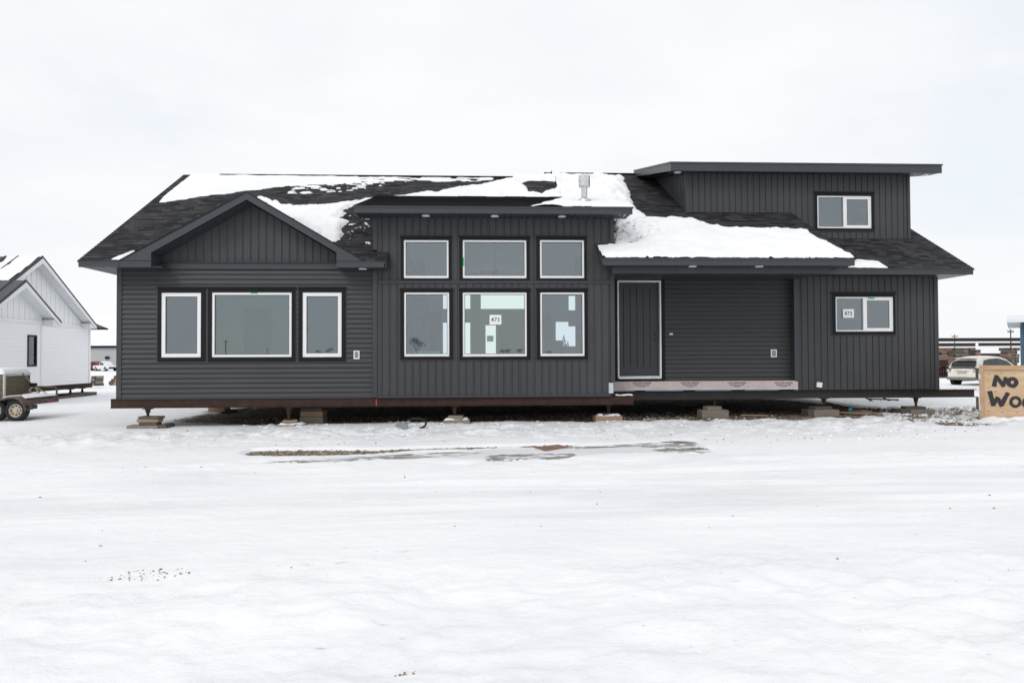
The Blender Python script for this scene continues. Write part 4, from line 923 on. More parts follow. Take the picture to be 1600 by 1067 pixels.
# planks lying under the right section
def stick(a, b, w_, h_, m, name, label, cat, group=None):
    a, b = Vector(a), Vector(b); d = b-a; L_ = d.length; ry = -math.atan2(d.z, math.hypot(d.x, d.y)); rz = math.atan2(d.y, d.x)
    o = MB().box(0, L_, -w_/2, w_/2, 0, h_).build(name, m, bevel=.004); o.location = a; o.rotation_euler = (0, ry, rz); tag(o, label, cat, group); return o
def gp(px, py, z): x, y = G(px, py, z); return (x, y, z)
stick(gp(1290, 631, .18), gp(1376, 649.5, .085), .14, .04, M_woodn, 'plank', 'long plank sloping down from the jack toward the snow', 'plank', 'planks under the right section')
stick(gp(1300, 637, .14), gp(1357, 647, .09), .12, .04, M_woodn, 'plank', 'short fresh plank under the long sloping plank', 'plank', 'planks under the right section')
stick(gp(1312, 645, .09), gp(1378, 648.5, .085), .14, .035, M_woodn, 'plank', 'plank lying flat on the gravel at the pile front', 'plank', 'planks under the right section')
stick(gp(1158, 649, .06), gp(1200, 650, .06), .10, .025, M_woodn, 'plank', 'splintered board on the gravel right of the porch jack', 'plank', 'planks under the right section')
w = MB(); w.box(PX(1326, 640, 1.5), PX(1332, 640, 1.5), 1.5, 1.52, PZ(1329, 642, 1.5), PZ(1329, 637, 1.5)); o = w.build('tape_scrap', M_teal); tag(o, 'turquoise tape scrap stuck on the plank pile', 'tape scrap')
# dark metal truss frame lying behind the right part
w = MB(); Yt = 5.5
for a, b in (((1352, 621), (1373, 632)), ((1373, 632), (1376, 626)), ((1380, 621), (1400, 631.5)), ((1400, 631.5), (1403, 625)), ((1355, 623), (1404, 624.5)), ((1357, 629), (1402, 631))):
    p, q = P(*a, Yt), P(*b, Yt); w.tube([(p[0], Yt, p[1]), (q[0], Yt, q[1])], .022, 6)
o = w.build('metal_rack', M_dsteel); tag(o, 'dark metal rack with slanted legs on the snow behind the planks', 'rack')

# grey meter box with its loop of cable
b = empty('meter_box', (*G(626, 669, .03), .02)); tag(b, 'grey meter box with a black cable loop lying on the snow edge', 'meter box')
bx, by = G(626, 669, .03)
MB().box(-.11, .11, -.06, .06, 0, .13, Matrix.Rotation(.3, 4, 'Y') @ Matrix.Rotation(.25, 4, 'Z')).build('box', M_greybox, b, bevel=.012)
w = MB(); pth = []
for k in range(25):
    t = -1.9+k*5.6/24; pth.append((.31+.20*math.cos(t), .05+.02*math.sin(3*t), .10+.105*math.sin(t)))
w.tube(pth, .021, 8); w.build('cable', M_black, b, smooth=True)
MB().tube([(.10, 0, .11), (.16, 0, .15), (.19, 0, .13)], .018, 8).build('plug', M_greybox, b)
# cardboard flap frozen in the ice
c0, c1, c2, c3 = G(834, 698.5, .03), G(852, 704, .03), G(888, 699, .03), G(872, 695, .03)
w = MB(); top = [(*c0, .032), (*c1, .030), (*c2, .036), (*c3, .040)]; bot = [(p[0], p[1], p[2]-.012) for p in top]; w.face(top); w.face(bot[::-1])
for k in range(4): w.face([top[k], bot[k], bot[(k+1) % 4], top[(k+1) % 4]])
o = w.build('cardboard', M_card); tag(o, 'flat brown cardboard piece frozen at the edge of the ice puddle', 'cardboard')

# ------------------------------------------------------------------ PLYWOOD CRATE on the right
ca = R(-35.2)                                   # face turned towards the left
C0 = Vector((*G(1531, 657.5, .07), .05))
cr = empty('plywood_crate', C0, ca); tag(cr, 'plywood crate with black hand painted words at the right edge', 'crate')
Mi = (Matrix.Translation(C0) @ Matrix.Rotation(ca, 4, 'Z')).inverted()
def cu(px, py):                                # photo point -> local (u, v) on the crate face
    o_ = Mi @ CAM; d_ = Mi.to_3x3() @ ray(px, py); t = -o_.y/d_.y; p = o_+d_*t; return p.x, p.z
HC = cu(1532, 571.5)[1]; WC = 2.44; DC = 1.1
w = MB(); w.box(.03, WC-.03, .012, .03, .05, HC-.03)
w.box(.0, .018, .03, DC, .02, HC); w.box(WC-.018, WC, .03, DC, .02, HC); w.box(.0, WC, DC-.018, DC, .02, HC); w.box(.02, WC-.02, .03, DC-.02, .02, .04); panel = w.build('panel', M_ply, cr)
for a in (0, WC-.085): MB().box(a, a+.085, -.022, .011, .0, HC).build('upright', M_plyf, cr, bevel=.004)
w = MB(); w.box(.086, WC-.086, -.020, .011, HC-.085, HC-.001); w.build('top_rail', M_plyf, cr, bevel=.004)
w = MB(); w.box(.086, WC-.086, -.020, .011, .0, .10); w.build('bottom_rail', M_plyf, cr, bevel=.004)
w = MB()
for py in (588.5, 637): z = cu(1531, py)[1]; w.box(-.012, .03, -.026, .05, z-.05, z+.05)
w.build('corner_bracket', M_galv, cr)
w = MB()
for py0, py1 in ((575, 592), (620, 640)): z0, z1 = cu(1528, py1)[1], cu(1528, py0)[1]; w.box(-.065, -.013, .05, .09, z0, z1)
w.build('cleat', M_woodd, cr)
w = MB()
for px, py in [(1545, y) for y in (584, 595, 606, 618, 630, 642)]+[(x, 583) for x in (1564, 1585, 1604, 1624)]+[(x, 644) for x in (1566, 1590, 1612)]+[(1555, 612), (1585, 606)]:
    u, v = cu(px, py); w.tube([(u, .006, v), (u, .013, v)], .010, 8)
w.build('screw_head', M_woodd, cr)
def zoomed(x, y): return 1440+x/5.3375, 480+y/5.3375
def stroke(w, pts, wd, k=0):
    P_ = [Vector((*cu(*zoomed(*p)), 0)) for p in pts]
    # resample and jitter like a brush stroke
    out = []
    for a, b in zip(P_, P_[1:]):
        n = max(2, int((b-a).length/.03))
        for i in range(n): out.append(a.lerp(b, i/n))
    out.append(P_[-1]); L, Rr = [], []
    for i, p in enumerate(out):
        d = (out[min(i+1, len(out)-1)]-out[max(i-1, 0)]).normalized(); nn = Vector((-d.y, d.x, 0)); ww = wd*(1+.22*mnoise.noise(p*14+Vector((k, 0, 0))))*.5
        L.append(p+nn*ww); Rr.append(p-nn*ww)
    for i in range(len(out)-1): w.face([(q.x, .006-k*.0006, q.y) for q in (L[i], L[i+1], Rr[i+1], Rr[i])])
def loop(cx, cy, rx, ry, n=26): return [(cx+rx*math.cos(2*math.pi*i/n-1.7), cy+ry*math.sin(2*math.pi*i/n-1.7)) for i in range(n+1)]
w = MB(); wd = .072
stroke(w, [(604, 662), (612, 618), (628, 566)], wd*1.1, 0); stroke(w, [(622, 572), (655, 618), (684, 662)], wd, 1); stroke(w, [(678, 662), (690, 622), (704, 582)], wd, 2)
stroke(w, loop(757, 626, 33, 30), wd*1.05, 3)
w.build('painted_word', M_paint, cr); w = MB(); stroke(w, [(568, 698), (584, 760), (600, 824)], wd*1.15, 4); stroke(w, [(600, 815), (618, 775), (638, 748)], wd, 5); stroke(w, [(636, 756), (650, 790), (668, 828)], wd, 6); stroke(w, [(664, 822), (690, 768), (722, 712)], wd*1.1, 7)
stroke(w, loop(783, 789, 38, 37), wd*.8, 8); stroke(w, loop(893, 795, 42, 40), wd*.8, 9)
stroke(w, loop(1000, 800, 36, 36), wd*.8, 10); stroke(w, [(1040, 690), (1042, 760), (1044, 838)], wd, 11)
w.build('painted_word', M_paint, cr)
# snow heaped against the crate foot
Xc, Yc = np.meshgrid(np.linspace(-.3, 3.2, 90), np.linspace(-.75, .15, 40))
h = .14*np.exp(-((Yc+.12)/.26)**2)*np.clip((Xc+.25)/.5, 0, 1)*(1+.9*fbm(Xc*2.5, Yc*3, 4, .6))-.01
hp = grid_obj('snow_heap', Xc, Yc, h, M_rsnow); hp.location = C0; hp.rotation_euler = (0, 0, ca); tag(hp, 'lumpy snow heaped against the foot of the plywood crate', 'snow', kind='stuff')
# ------------------------------------------------------------------ WHITE HOUSE on the left
def onX(px, py, Xc):
    d = ray(px, py); t = (Xc-CAM.x)/d.x; return CAM.y+d.y*t, CAM.z+d.z*t
wh = empty('white_house', (0, 0, 0)); tag(wh, 'white sided house with dark metal roof and two street facing gables at left', 'house')
XW, XWB = -15.6, -15.0        # main wall, bump-out wall
yc1, _ = onX(140, 560, XW); yc0, _ = onX(65.5, 560, XWB)
zwf = (onX(140, 600, XW)[1]+onX(66, 603, XWB)[1])/2; zwt = onX(140, 512, XW)[1]
ya, za = onX(68, 401, XW+.4); ye, ze = onX(152, 508, XW+.4)
half = ye-ya; y_near = ya-half
ya2, za2 = onX(42, 438, XWB+.4); ye2, ze2 = onX(97, 503, XWB+.4); half2 = ye2-ya2
zt1 = onX(100, 509, XW)[1]; zt2 = onX(30, 501, XWB)[1]
wx = lambda X: (lambda u, v, off: (X+off, u, v))
def lapx(w, X, y0, y1, z0, z1, holes=()):
    sheet(w, lap_profile(z0, z1, .125, .010, .001), y0, y1, [(h[2], h[3], h[0], h[1]) for h in holes], lambda v, u, off: (X+off, u, v), None)
wy0, wz1 = onX(42.5, 523, XWB); wy1, wz0 = onX(56.5, 573, XWB)
wz1 = onX(49, 523.5, XWB)[1]; wz0 = onX(49, 572.5, XWB)[1]
w = MB(); lapx(w, XW, yc0-.2, yc1, zwf, zt1); w.build('lap_siding_wall', M_whiteside, wh)
w = MB(); lapx(w, XWB, ya2-half2+.4, yc0, zwf, zt2, [(wy0, wy1, wz0, wz1)]); w.build('lap_siding_wall', M_whiteside, wh)
w = MB(); s1_ = (za-ze)/half; mtop = lambda y: za-.18-abs(y-ya)*s1_
sheet(w, batten_profile(ya-half+.3, yc1, .30), zt1, lambda y: max(mtop(y), zt1), [], wx(XW), [ya])
s2_ = (za2-ze2)/half2
sheet(w, batten_profile(ya2-half2+.4, yc0, .30), zt2, lambda y: max(za2-.16-abs(y-ya2)*s2_, zt2), [], wx(XWB), [ya2]); w.build('gable_wall', M_whiteside, wh)
w = MB(); w.box(XW+.012, XW+.035, yc0, yc1, zt1-.06, zt1+.06); w.box(XWB+.012, XWB+.035, ya2-half2+.4, yc0, zt2-.06, zt2+.06)
w.box(XW-.05, XW+.03, yc1-.09, yc1+.02, zwf, zt1-.061); w.box(XWB-.05, XWB+.03, yc0-.10, yc0+.02, zwf, zt2-.061)
w.box(XW, XWB-.01, yc0-.02, yc0+.0, zwf, zt1+.5); w.build('white_trim', M_white, wh)
w = MB(); w.box(XW-9, XW-.01, yc1-.02, yc1, zwf, zt1); w.box(XW-9, XW-.01, y_near+.4, y_near+.42, zwf, zt1); w.box(XW-9.02, XW-9, y_near+.4, yc1, zwf, zt1); w.build('side_wall', M_whiteside, wh)
f = MB(); y0, y1, z0, z1 = wy0, wy1, wz0, wz1; t = .06
f.box(XWB-.05, XWB+.03, y0, y1, z1-t, z1); f.box(XWB-.05, XWB+.03, y0, y1, z0, z0+t); f.box(XWB-.05, XWB+.03, y0, y0+t, z0+t, z1-t); f.box(XWB-.05, XWB+.03, y1-t, y1, z0+t, z1-t)
ww = f.build('window', M_case, wh); MB().box(XWB-.02, XWB-.008, y0+.05, y1-.05, z0+.05, z1-.05).build('pane', M_glass, ww)
f = MB(); f.box(XWB-1.5, XWB-.06, y0-.12, y0-.1, z0-.1, z1+.1); f.box(XWB-1.5, XWB-.06, y1+.1, y1+.12, z0-.1, z1+.1); f.box(XWB-1.52, XWB-1.5, y0-.1, y1+.1, z0-.1, z1+.1); f.build('room', M_drywall, wh)
def metal_gable(Xf, yr, zr_, hf, ze_, depth, name):
    sl = (zr_-ze_)/hf
    w = MB()
    for sg in (-1, 1):
        Yo, Zo = yr+sg*hf, ze_
        w.cur = 0; nrm = .03
        w.face([(Xf, yr, zr_), (Xf-depth, yr, zr_), (Xf-depth, Yo, Zo), (Xf, Yo, Zo)])
        w.face([(Xf, yr, zr_-.05), (Xf-depth, yr, zr_-.05), (Xf-depth, Yo, Zo-.05), (Xf, Yo, Zo-.05)])
        w.face([(Xf, yr, zr_), (Xf, Yo, Zo), (Xf, Yo, Zo-.05), (Xf, yr, zr_-.05)])
        x = Xf-.02
        while x > Xf-depth:
            a = [(x, yr, zr_+.001), (x, Yo, Zo+.001), (x, Yo, Zo+.035), (x, yr, zr_+.035)]; b = [(p[0]-.03, p[1], p[2]) for p in a]
            w.face(a); w.face(b); w.face([a[3], a[2], b[2], b[3]]); w.face([a[1], a[2], b[2], b[1]]); x -= .42
    w.build(name, M_metalroof, wh)
    w = MB()
    for sg in (-1, 1):        # white rake boards and sloped soffits
        Yo = yr+sg*(hf-.02); Zo = ze_-.055; tz = .17
        a = [(Xf-.01, yr, zr_-.06), (Xf-.01, Yo, Zo), (Xf-.01, Yo, Zo-tz*.6), (Xf-.01, yr, zr_-.06-tz)]; b = [(p[0]-.03, p[1], p[2]) for p in a]
        w.face(a); w.face(b); w.face([a[2], a[3], b[3], b[2]]); w.face([a[1], a[2], b[2], b[1]])
    w.build('rake_board', M_white, wh)
    w = MB()
    for sg in (-1, 1):
        Yo = yr+sg*(hf-.03); n_ = 16
        for k in range(n_):
            ta, tb = k/n_, (k+1)/n_; p0 = (yr+(Yo-yr)*ta, zr_-.2+(ze_-.12-zr_+.2)*ta); p1 = (yr+(Yo-yr)*tb, zr_-.2+(ze_-.12-zr_+.2)*tb)
            w.face([(Xf-.04, p0[0], p0[1]), (Xf-.44, p0[0], p0[1]), (Xf-.44, p1[0], p1[1]), (Xf-.04, p1[0], p1[1])])
        w.box(Xf-.44, Xf-.045, min(Yo, Yo-sg*.45), max(Yo, Yo-sg*.45), ze_-.15, ze_+.05)
    w.build('soffit', M_wsoffit, wh)
metal_gable(XW+.4, ya, za, half, ze, 9.6, 'roof'); metal_gable(XWB+.4, ya2, za2, half2, ze2, 3.0, 'bump_out_roof')
w = MB(); w.face([(XW+.3, ye-.1, ze+.10), (XW+.45, ye+.75, ze-.10), (XW-1, ye+.75, ze-.10), (XW-1, ye-.1, ze+.10)]); w.box(XW-1, XW+.45, ye+.76, ye+.80, ze-.16, ze-.09); w.build('rear_eave', M_metalroof, wh)
w = MB(); w.box(XW-.3, XW-.15, y_near, onX(150, 603, XW)[0], zwf-.20, zwf-.01); o = w.build('steel_beam', M_rust); tag(o, 'rusty steel beam under the white house at left', 'steel beam')
w = MB(); w.box(XW-9, XW-.31, y_near+.4, yc1-.1, zwf-.06, zwf+.05); w.build('floor_pack', M_under, wh)
for px, lb in ((110, 'left'), (128.5, 'right')):
    yj, _ = onX(px, 610, XW-.22); zb_ = zg(XW, yj); j = empty('screw_jack', (XW-.22, yj, zb_+.17)); tag(j, '%s jack under the far end of the white house beam' % ('nearer' if lb == 'left' else 'farther'), 'screw jack')
    h = zwf-.20-zb_-.17; MB().tube([(0, 0, 0), (0, 0, h-.02)], [.06, .03], 8).build('screw', M_rust, j); MB().box(-.1, .1, -.1, .1, h-.02, h-.001).build('top_plate', M_rust, j)
    for k in range(2):
        o = MB().box(-.35, .35, -.5, .5-.2*k, .085*k, .085*k+.084).build('timber_block', M_woodd, bevel=.008); o.location = (XW-.2, yj+.1*k, zb_); o.rotation_euler = (0, 0, .1-.2*k)
        tag(o, '%s timber under the %s jack of the white house' % (['bottom', 'top'][k], 'nearer' if lb == 'left' else 'farther'), 'timber block', 'timber blocks under the white house')
yb_, _ = onX(92, 615, XW); o = MB().box(-.12, .12, -1.2, 1.2, 0, .12).build('timber_block', M_woodd, bevel=.008); o.location = (XW+.1, yb_, zg(XW, yb_)); tag(o, 'long dark timber on the snow in front of the white house beam', 'timber block')
# snow on the white house roof
Xs, Ys = np.meshgrid(np.linspace(XW-9, XW+.3, 140), np.linspace(y_near, ya-.03, 90)); dn = fbm(Xs*.9+4, Ys*.5+Xs*.6, 4, .6)
hs = .05*np.clip(dn*3+.12, -1, 1); o = grid_obj('roof_snow', Xs, Ys, za-(ya-Ys)*s1_+.012+hs, M_rsnow, keep=hs > -.03); tag(o, 'streaky snow patches on the dark metal roof of the white house', 'snow', kind='stuff')

# ------------------------------------------------------------------ FLATBED TRAILER with crate, left edge
YT = 2.6
tr = empty('flatbed_trailer', (PX(40, 657, YT), YT, 0)); tag(tr, 'rusty two axle flatbed trailer dusted with snow at the left edge', 'trailer')
def wmb(name, m, fn, parent=tr, bevel=0, smooth=False):
    w = MB(); fn(w); w.v = [(x-parent.location.x, y-parent.location.y, z-parent.location.z) for x, y, z in w.v]; return w.build(name, m, parent, bevel=bevel, smooth=smooth)
tx = lambda px: PX(px, 625, YT); tz = lambda py, px=40: PZ(px, py, YT)
zdk = tz(621.0, 30); XT0 = tx(-130); XT1 = tx(39); DT = 1.35
wmb('deck', [M_dsteel, M_woodd], lambda w: (w.box(XT0, XT1-.02, YT+.03, YT+DT, zdk-.10, zdk-.02), w.box(XT0, XT1-.02, YT-.02, YT+.03, tz(632), zdk)), bevel=.006)
wmb('rear_rail', M_fender, lambda w: w.box(XT1-.02, XT1+.04, YT-.02, YT+DT+.05, tz(633), tz(624.5)), bevel=.01)
wmb('bumper_stub', M_dsteel, lambda w: w.box(XT1-.05, XT1+.06, YT-.0, YT+.42, tz(640), tz(633.5)), bevel=.01)
wmb('side_rail', M_fender, lambda w: w.tube([(XT1+.01, YT+DT, tz(624.5)), (XT1+.01, YT+DT, zdk+.16), (XT1-.03, YT+DT, zdk+.20), (XT1-1.2, YT+DT, zdk+.22), (XT1-3.2, YT+DT, zdk+.22)], .024, 8), smooth=True)
wmb('reflector', mat('red_reflector', (.30, .03, .03), .4), lambda w: w.box(XT1+.041, XT1+.046, YT+.85, YT+1.12, tz(631.5), tz(628)))
def fend(w):
    cx = tx(6.5); n = 18; 
    prof = [(-42, 641), (-38, 628), (-30, 621.5), (-22, 620), (-14, 621), (-6, 624), (2, 622.5), (12, 619.5), (22, 619), (30, 622), (36, 629), (40, 641)]
    pts = [P(a, b, YT-.20) for a, b in prof]
    for (x0, z0), (x1, z1) in zip(pts, pts[1:]):
        w.face([(x0, YT-.22, z0), (x1, YT-.22, z1), (x1, YT+.1, z1), (x0, YT+.1, z0)]); w.face([(x0, YT-.22, z0), (x1, YT-.22, z1), (x1, YT-.22, z1-.05), (x0, YT-.22, z0-.05)])
    q = [P(a, b, YT-.05) for a, b in ((-6, 624), (2, 623), (12, 620), (7, 628), (1, 632), (-4, 628))]; w.prism(q, YT-.06, YT-.04)
wmb('fender', M_fender, fend)
def wheel(px, py, rad, parent, Yw, width=.17, rimm=M_rimtan, z=None):
    x, z = P(px, py, Yw); x -= parent.location.x; z -= parent.location.z; y = Yw-parent.location.y
    w = MB(); prof = [(rad*.62, 0), (rad*.70, -.012), (rad*.93, -.010), (rad, .02), (rad, width-.02), (rad*.9, width), (rad*.6, width)]
    n = 28; rings = [w.pts([(x+r*math.cos(2*math.pi*k/n), y+o_, z+r*math.sin(2*math.pi*k/n)) for k in range(n)]) for r, o_ in prof]
    for a, b in zip(rings, rings[1:]):
        for k in range(n): w.f.append([a[k], a[(k+1) % n], b[(k+1) % n], b[k]]); w.mi.append(0)
    wh_ = w.build('wheel', M_black, parent, smooth=True)
    w = MB(); prof = [(rad*.62, .004), (rad*.56, .012), (rad*.52, .045), (rad*.30, .035), (rad*.20, .03), (rad*.16, -.01), (.001, -.012)]
    rings = [w.pts([(x+r*math.cos(2*math.pi*k/n), y+o_, z+r*math.sin(2*math.pi*k/n)) for k in range(n)]) for r, o_ in prof]
    for a, b in zip(rings, rings[1:]):
        for k in range(n): w.f.append([a[k], a[(k+1) % n], b[(k+1) % n], b[k]]); w.mi.append(0)
    w.cur = 1
    for k in range(8):
        a = k*math.pi/4; c = (x+rad*.41*math.cos(a), z+rad*.41*math.sin(a)); w.tube([(c[0], y+.030, c[1]), (c[0], y+.033, c[1])], rad*.075, 8)
    w.build('rim', [rimm, M_black], wh_)
wheel(24, 641.5, .258, tr, YT-.16); wheel(-9, 641.5, .258, tr, YT-.16)
lo = empty('wooden_crate', (tx(20), YT+.5, zdk)); tag(lo, 'olive board crate with snow on top strapped to the trailer', 'crate')
YC = YT+.20; DC_ = 1.07
cz0, cz1 = PZ(20, 617, YC), PZ(6, 584.5, YC); cx1 = PX(6.5, 600, YC); cx0 = PX(-120, 600, YC)
wmb('crate_panel', M_osb, lambda w: w.box(cx0, cx1, YC, YC+DC_, zdk+.0, cz1), lo, bevel=.01)
wmb('corner_band', M_galv, lambda w: (w.box(cx1-.02, cx1+.012, YC-.012, YC+.05, zdk+.02, cz1)), lo)
wmb('top_band', M_galv, lambda w: (w.box(cx1+.001, cx1+.012, YC+.051, YC+DC_+.01, cz1-.05, cz1+.004)), lo)
wmb('strap', M_strap, lambda w: w.tube([(cx1+.02, YC+.72, cz1+.01), (cx1+.05, YC+1.02, zdk+.30), (XT1-.25, YC+1.08, zdk+.06), (XT1+.02, YT+1.25, zdk-.06)], .014, 6), lo)
wmb('strap_tail', M_strap, lambda w: w.tube([(cx1+.10, YC+1.0, zdk+.22), (cx1+.06, YC+.92, zdk+.12), (cx1+.16, YC+.90, zdk+.03), (cx1+.26, YC+1.0, zdk+.06), (cx1+.14, YC+1.03, zdk+.2)], .03, 7), lo, smooth=True)
wmb('ratchet', M_black, lambda w: w.box(cx1+.04, cx1+.16, YC+.96, YC+1.12, zdk+.22, zdk+.31), lo, bevel=.02)
def snowcap(name, x0, x1, y0, y1, z, t, label, n=60, m=30):
    Xa, Ya_ = np.meshgrid(np.linspace(x0, x1, n), np.linspace(y0, y1, m)); ed = np.minimum(np.minimum(Xa-x0, x1-Xa), np.minimum(Ya_-y0, y1-Ya_))
    o = grid_obj(name, Xa, Ya_, z+t*np.power(np.clip(ed/.12, 0, 1), .5)*(1+.5*fbm(Xa*1.5, Ya_*2, 4))-.005, M_rsnow); tag(o, label, 'snow', kind='stuff')
snowcap('snow_cap', cx0, cx1+.01, YC-.01, YC+DC_, cz1, .12, 'rounded snow cap on the olive crate')
snowcap('snow_cap', cx1+.03, XT1+.03, YT-.01, YT+DT, zdk-.015, .06, 'snow covering the rear end of the trailer deck'); snowcap('snow_cap', XT0, cx1, YT-.02, YC-.02, zdk-.015, .04, 'snow strip between the crate and the trailer fender')
# ------------------------------------------------------------------ FAR LEFT: big building, two vehicles, wood piles
YFB = 175.0
fb_ = empty('storage_building', (0, 0, 0)); tag(fb_, 'far grey metal building with a huge snow covered roof', 'building')
bxa, bxb = PX(60, 560, YFB), PX(330, 560, YFB); be = PZ(160, 543, YFB)
MB().box(bxa, bxb, YFB, YFB+40, -2, be-.01).build('wall', M_greywall, fb_)
MB().box(bxa-.5, bxb+.5, YFB-.6, YFB-.3, be-.1, be+.45).build('gutter', M_case, fb_)
zr1 = PZ(160, 492, YFB+22); w = MB(); w.prismx([(YFB-.6, be+.46), (YFB-.6, be+1.4), (YFB+6, be+2.6), (YFB+22, zr1), (YFB+40, be+1), (YFB+40, be+.46)], bxa-.5, bxb+.5); w.build('roof', M_rsnow, fb_)
MB().box(PX(165.5, 550, YFB), PX(171, 550, YFB), YFB-.5, YFB-.01, PZ(168, 561, YFB), PZ(168, 557, YFB)).build('vent_hood', M_case, fb_)

def car(name, loc, rz, L_, W_, H_, style, paint, label, cat, lamp=M_tail):
    """body lofted along its length (x forward), from side profile tables"""
    c = empty(name, loc, rz); tag(c, label, cat)
    if style == 'suv':   # x/L, sill z, belt z, half width at belt
        low = [(0, .42, .82, .80), (.012, .34, .96, .88), (.06, .26, 1.02, .95), (.2, .22, 1.02, 1), (.5, .22, 1.0, 1), (.72, .24, .99, 1), (.80, .26, .97, .99), (.93, .28, .86, .94), (.985, .32, .72, .84), (1, .42, .60, .70)]
        top = [(.03, 1.0, 1.05, .80), (.055, 1.0, 1.28, .76), (.095, 1.0, 1.53, .70), (.17, 1.0, 1.65, .68), (.26, 1.0, 1.70, .67), (.38, 1.0, 1.72, .67), (.50, 1.0, 1.69, .68), (.62, .99, 1.54, .71), (.72, .98, 1.20, .78), (.775, .965, 1.0, .84)]
        wx_ = (.17, .80); wr = .36
    elif style == 'pickup':
        low = [(0, .55, .85, .90), (.01, .45, 1.05, .96), (.1, .40, 1.08, 1), (.40, .40, 1.08, 1), (.6, .40, 1.10, 1), (.75, .40, 1.10, 1), (.93, .42, 1.02, .97), (.99, .5, .92, .9), (1, .6, .8, .8)]
        top = [(.40, 1.08, 1.12, .86), (.415, 1.08, 1.5, .78), (.44, 1.08, 1.82, .74), (.52, 1.08, 1.88, .74), (.60, 1.09, 1.85, .74), (.67, 1.09, 1.5, .78), (.73, 1.09, 1.12, .86)]
        wx_ = (.2, .82); wr = .39
    k = H_/(1.72 if style == 'suv' else 1.88)
    def section(zb_, zt_, hw, n=14, tuck=.9, round_=.10):
        pts = []; r = min(round_, (zt_-zb_)*.4)
        prof = [(hw*tuck, zb_), (hw*.97, zb_+r*.5), (hw, zb_+(zt_-zb_)*.35), (hw*.985, zt_-r), (hw*.955, zt_-r*.4), (hw*.90, zt_), (hw*.5, zt_+r*.12), (0, zt_+r*.18)]
        return [(-y, z) for y, z in prof]+[(y, z) for y, z in prof[::-1][1:]]
    w = MB(); rings = []
    for x, zb_, zt_, hw in low: rings.append(w.pts([(x*L_, y, z*k) for y, z in section(zb_, zt_, hw*W_/2)]))
    for a, b in zip(rings, rings[1:]):
        for j in range(len(a)-1): w.f.append([a[j], b[j], b[j+1], a[j+1]]); w.mi.append(0)
    for r in (rings[0], rings[-1]): w.f.append(r); w.mi.append(0)
    body = w.build('body', paint, c, smooth=True)
    w = MB(); rings = []
    for x, zb_, zt_, hw in top:
        h2 = hw*W_/2; hb = W_/2*.90; tt = min(1, max(0, (zt_-zb_)/.6)); ht = hb+(h2-hb)*tt
        pr = [(hb, zb_-.03), (hb+(ht-hb)*.9, zb_+(zt_-zb_)*.88), (ht*.93, zt_-.015), (ht*.6, zt_+.012), (0, zt_+.02)]
        pts_ = [(-y, z) for y, z in pr]+[(y, z) for y, z in pr[::-1][1:]]; rings.append(w.pts([(x*L_, y, z*k) for y, z in pts_]))
    for i, (a, b) in enumerate(zip(rings, rings[1:])):
        for j in range(len(a)-1): w.f.append([a[j], b[j], b[j+1], a[j+1]]); w.mi.append(0)
    cabin = w.build('cabin', paint, c, smooth=True)
    # glass panels standing 4 mm proud of the cabin
    def gpanel(x0, z0, x1, z1, x2, z2, x3, z3, side):
        w = MB(); 
        def yy(x, z):
            xs = [t[0]*L_ for t in top]; zt_ = np.interp(x, xs, [t[2] for t in top])*k; hw = np.interp(x, xs, [t[3] for t in top])*W_/2; zb_ = np.interp(x, xs, [t[1] for t in top])*k
            hb = W_/2*.90; tt = min(1, max(0, (zt_-zb_)/.6/k)); ht = hb+(hw-hb)*tt; f_ = (z-zb_)/max(zt_-zb_, .01)/.88; return hb+(ht-hb)*.9*min(max(f_, 0), 1)+.008
        q = [(x0, z0), (x1, z1), (x2, z2), (x3, z3)]; w.face([(x*L_, side*yy(x*L_, z*k), z*k) for x, z in q]); w.face([(x*L_, side*(yy(x*L_, z*k)-.006), z*k) for x, z in q]); w.build('side_window', M_tinted, c)
    if style == 'suv':
        for sd_ in (-1, 1):
            gpanel(.12, 1.16, .272, 1.05, .272, 1.55, .17, 1.47, sd_); gpanel(.276, 1.05, .472, 1.04, .468, 1.59, .276, 1.56, sd_); gpanel(.478, 1.04, .72, 1.02, .615, 1.42, .474, 1.585, sd_)
        w = MB(); wz = [(.024, 1.10, .62), (.048, 1.32, .60), (.076, 1.46, .54)]
        for (xa_, z_a, ha), (xb_, z_b, hb_) in zip(wz, wz[1:]): w.face([(xa_*L_-.03, -ha*W_/2*1.18, z_a*k), (xa_*L_-.03, ha*W_/2*1.18, z_a*k), (xb_*L_-.03, hb_*W_/2*1.18, z_b*k), (xb_*L_-.03, -hb_*W_/2*1.18, z_b*k)])
        w.build('rear_window', M_tinted, c)
        w = MB(); w.box(.055*L_-.05, .12*L_, -.6*W_/2, .6*W_/2, 1.60*k, 1.63*k); w.build('spoiler', paint, c, bevel=.01)
        w = MB(); w.box(-.02, .16, -.93*W_/2, .93*W_/2, .34*k, .52*k); w.build('rear_bumper', mat('grey_bumper', (.20, .20, .18), .7), c, bevel=.04)
        for sd_ in (-1, 1):
            w = MB(); w.box(-.005, .20, sd_*.66*W_/2 if sd_ > 0 else -.93*W_/2, .93*W_/2 if sd_ > 0 else -.66*W_/2, .78*k, .98*k); tl = w.build('tail_light', lamp, c, bevel=.03)
            MB().box(-.012, .02, min(sd_*.74, sd_*.86)*W_/2, max(sd_*.74, sd_*.86)*W_/2, .82*k, .93*k).build('lens', mat('clear_lens', (.6, .6, .58), .2), tl)
        w = MB(); w.box(-.012, .05, -.27, .27, .70*k, .84*k); w.build('licence_plate', mat('dirty_plate', (.45, .42, .34), .6, vscale=14), c, bevel=.005)
        MB().box(-.02, .05, -.38, .38, .86*k, .885*k).build('chrome_strip', M_galv, c)
    else:
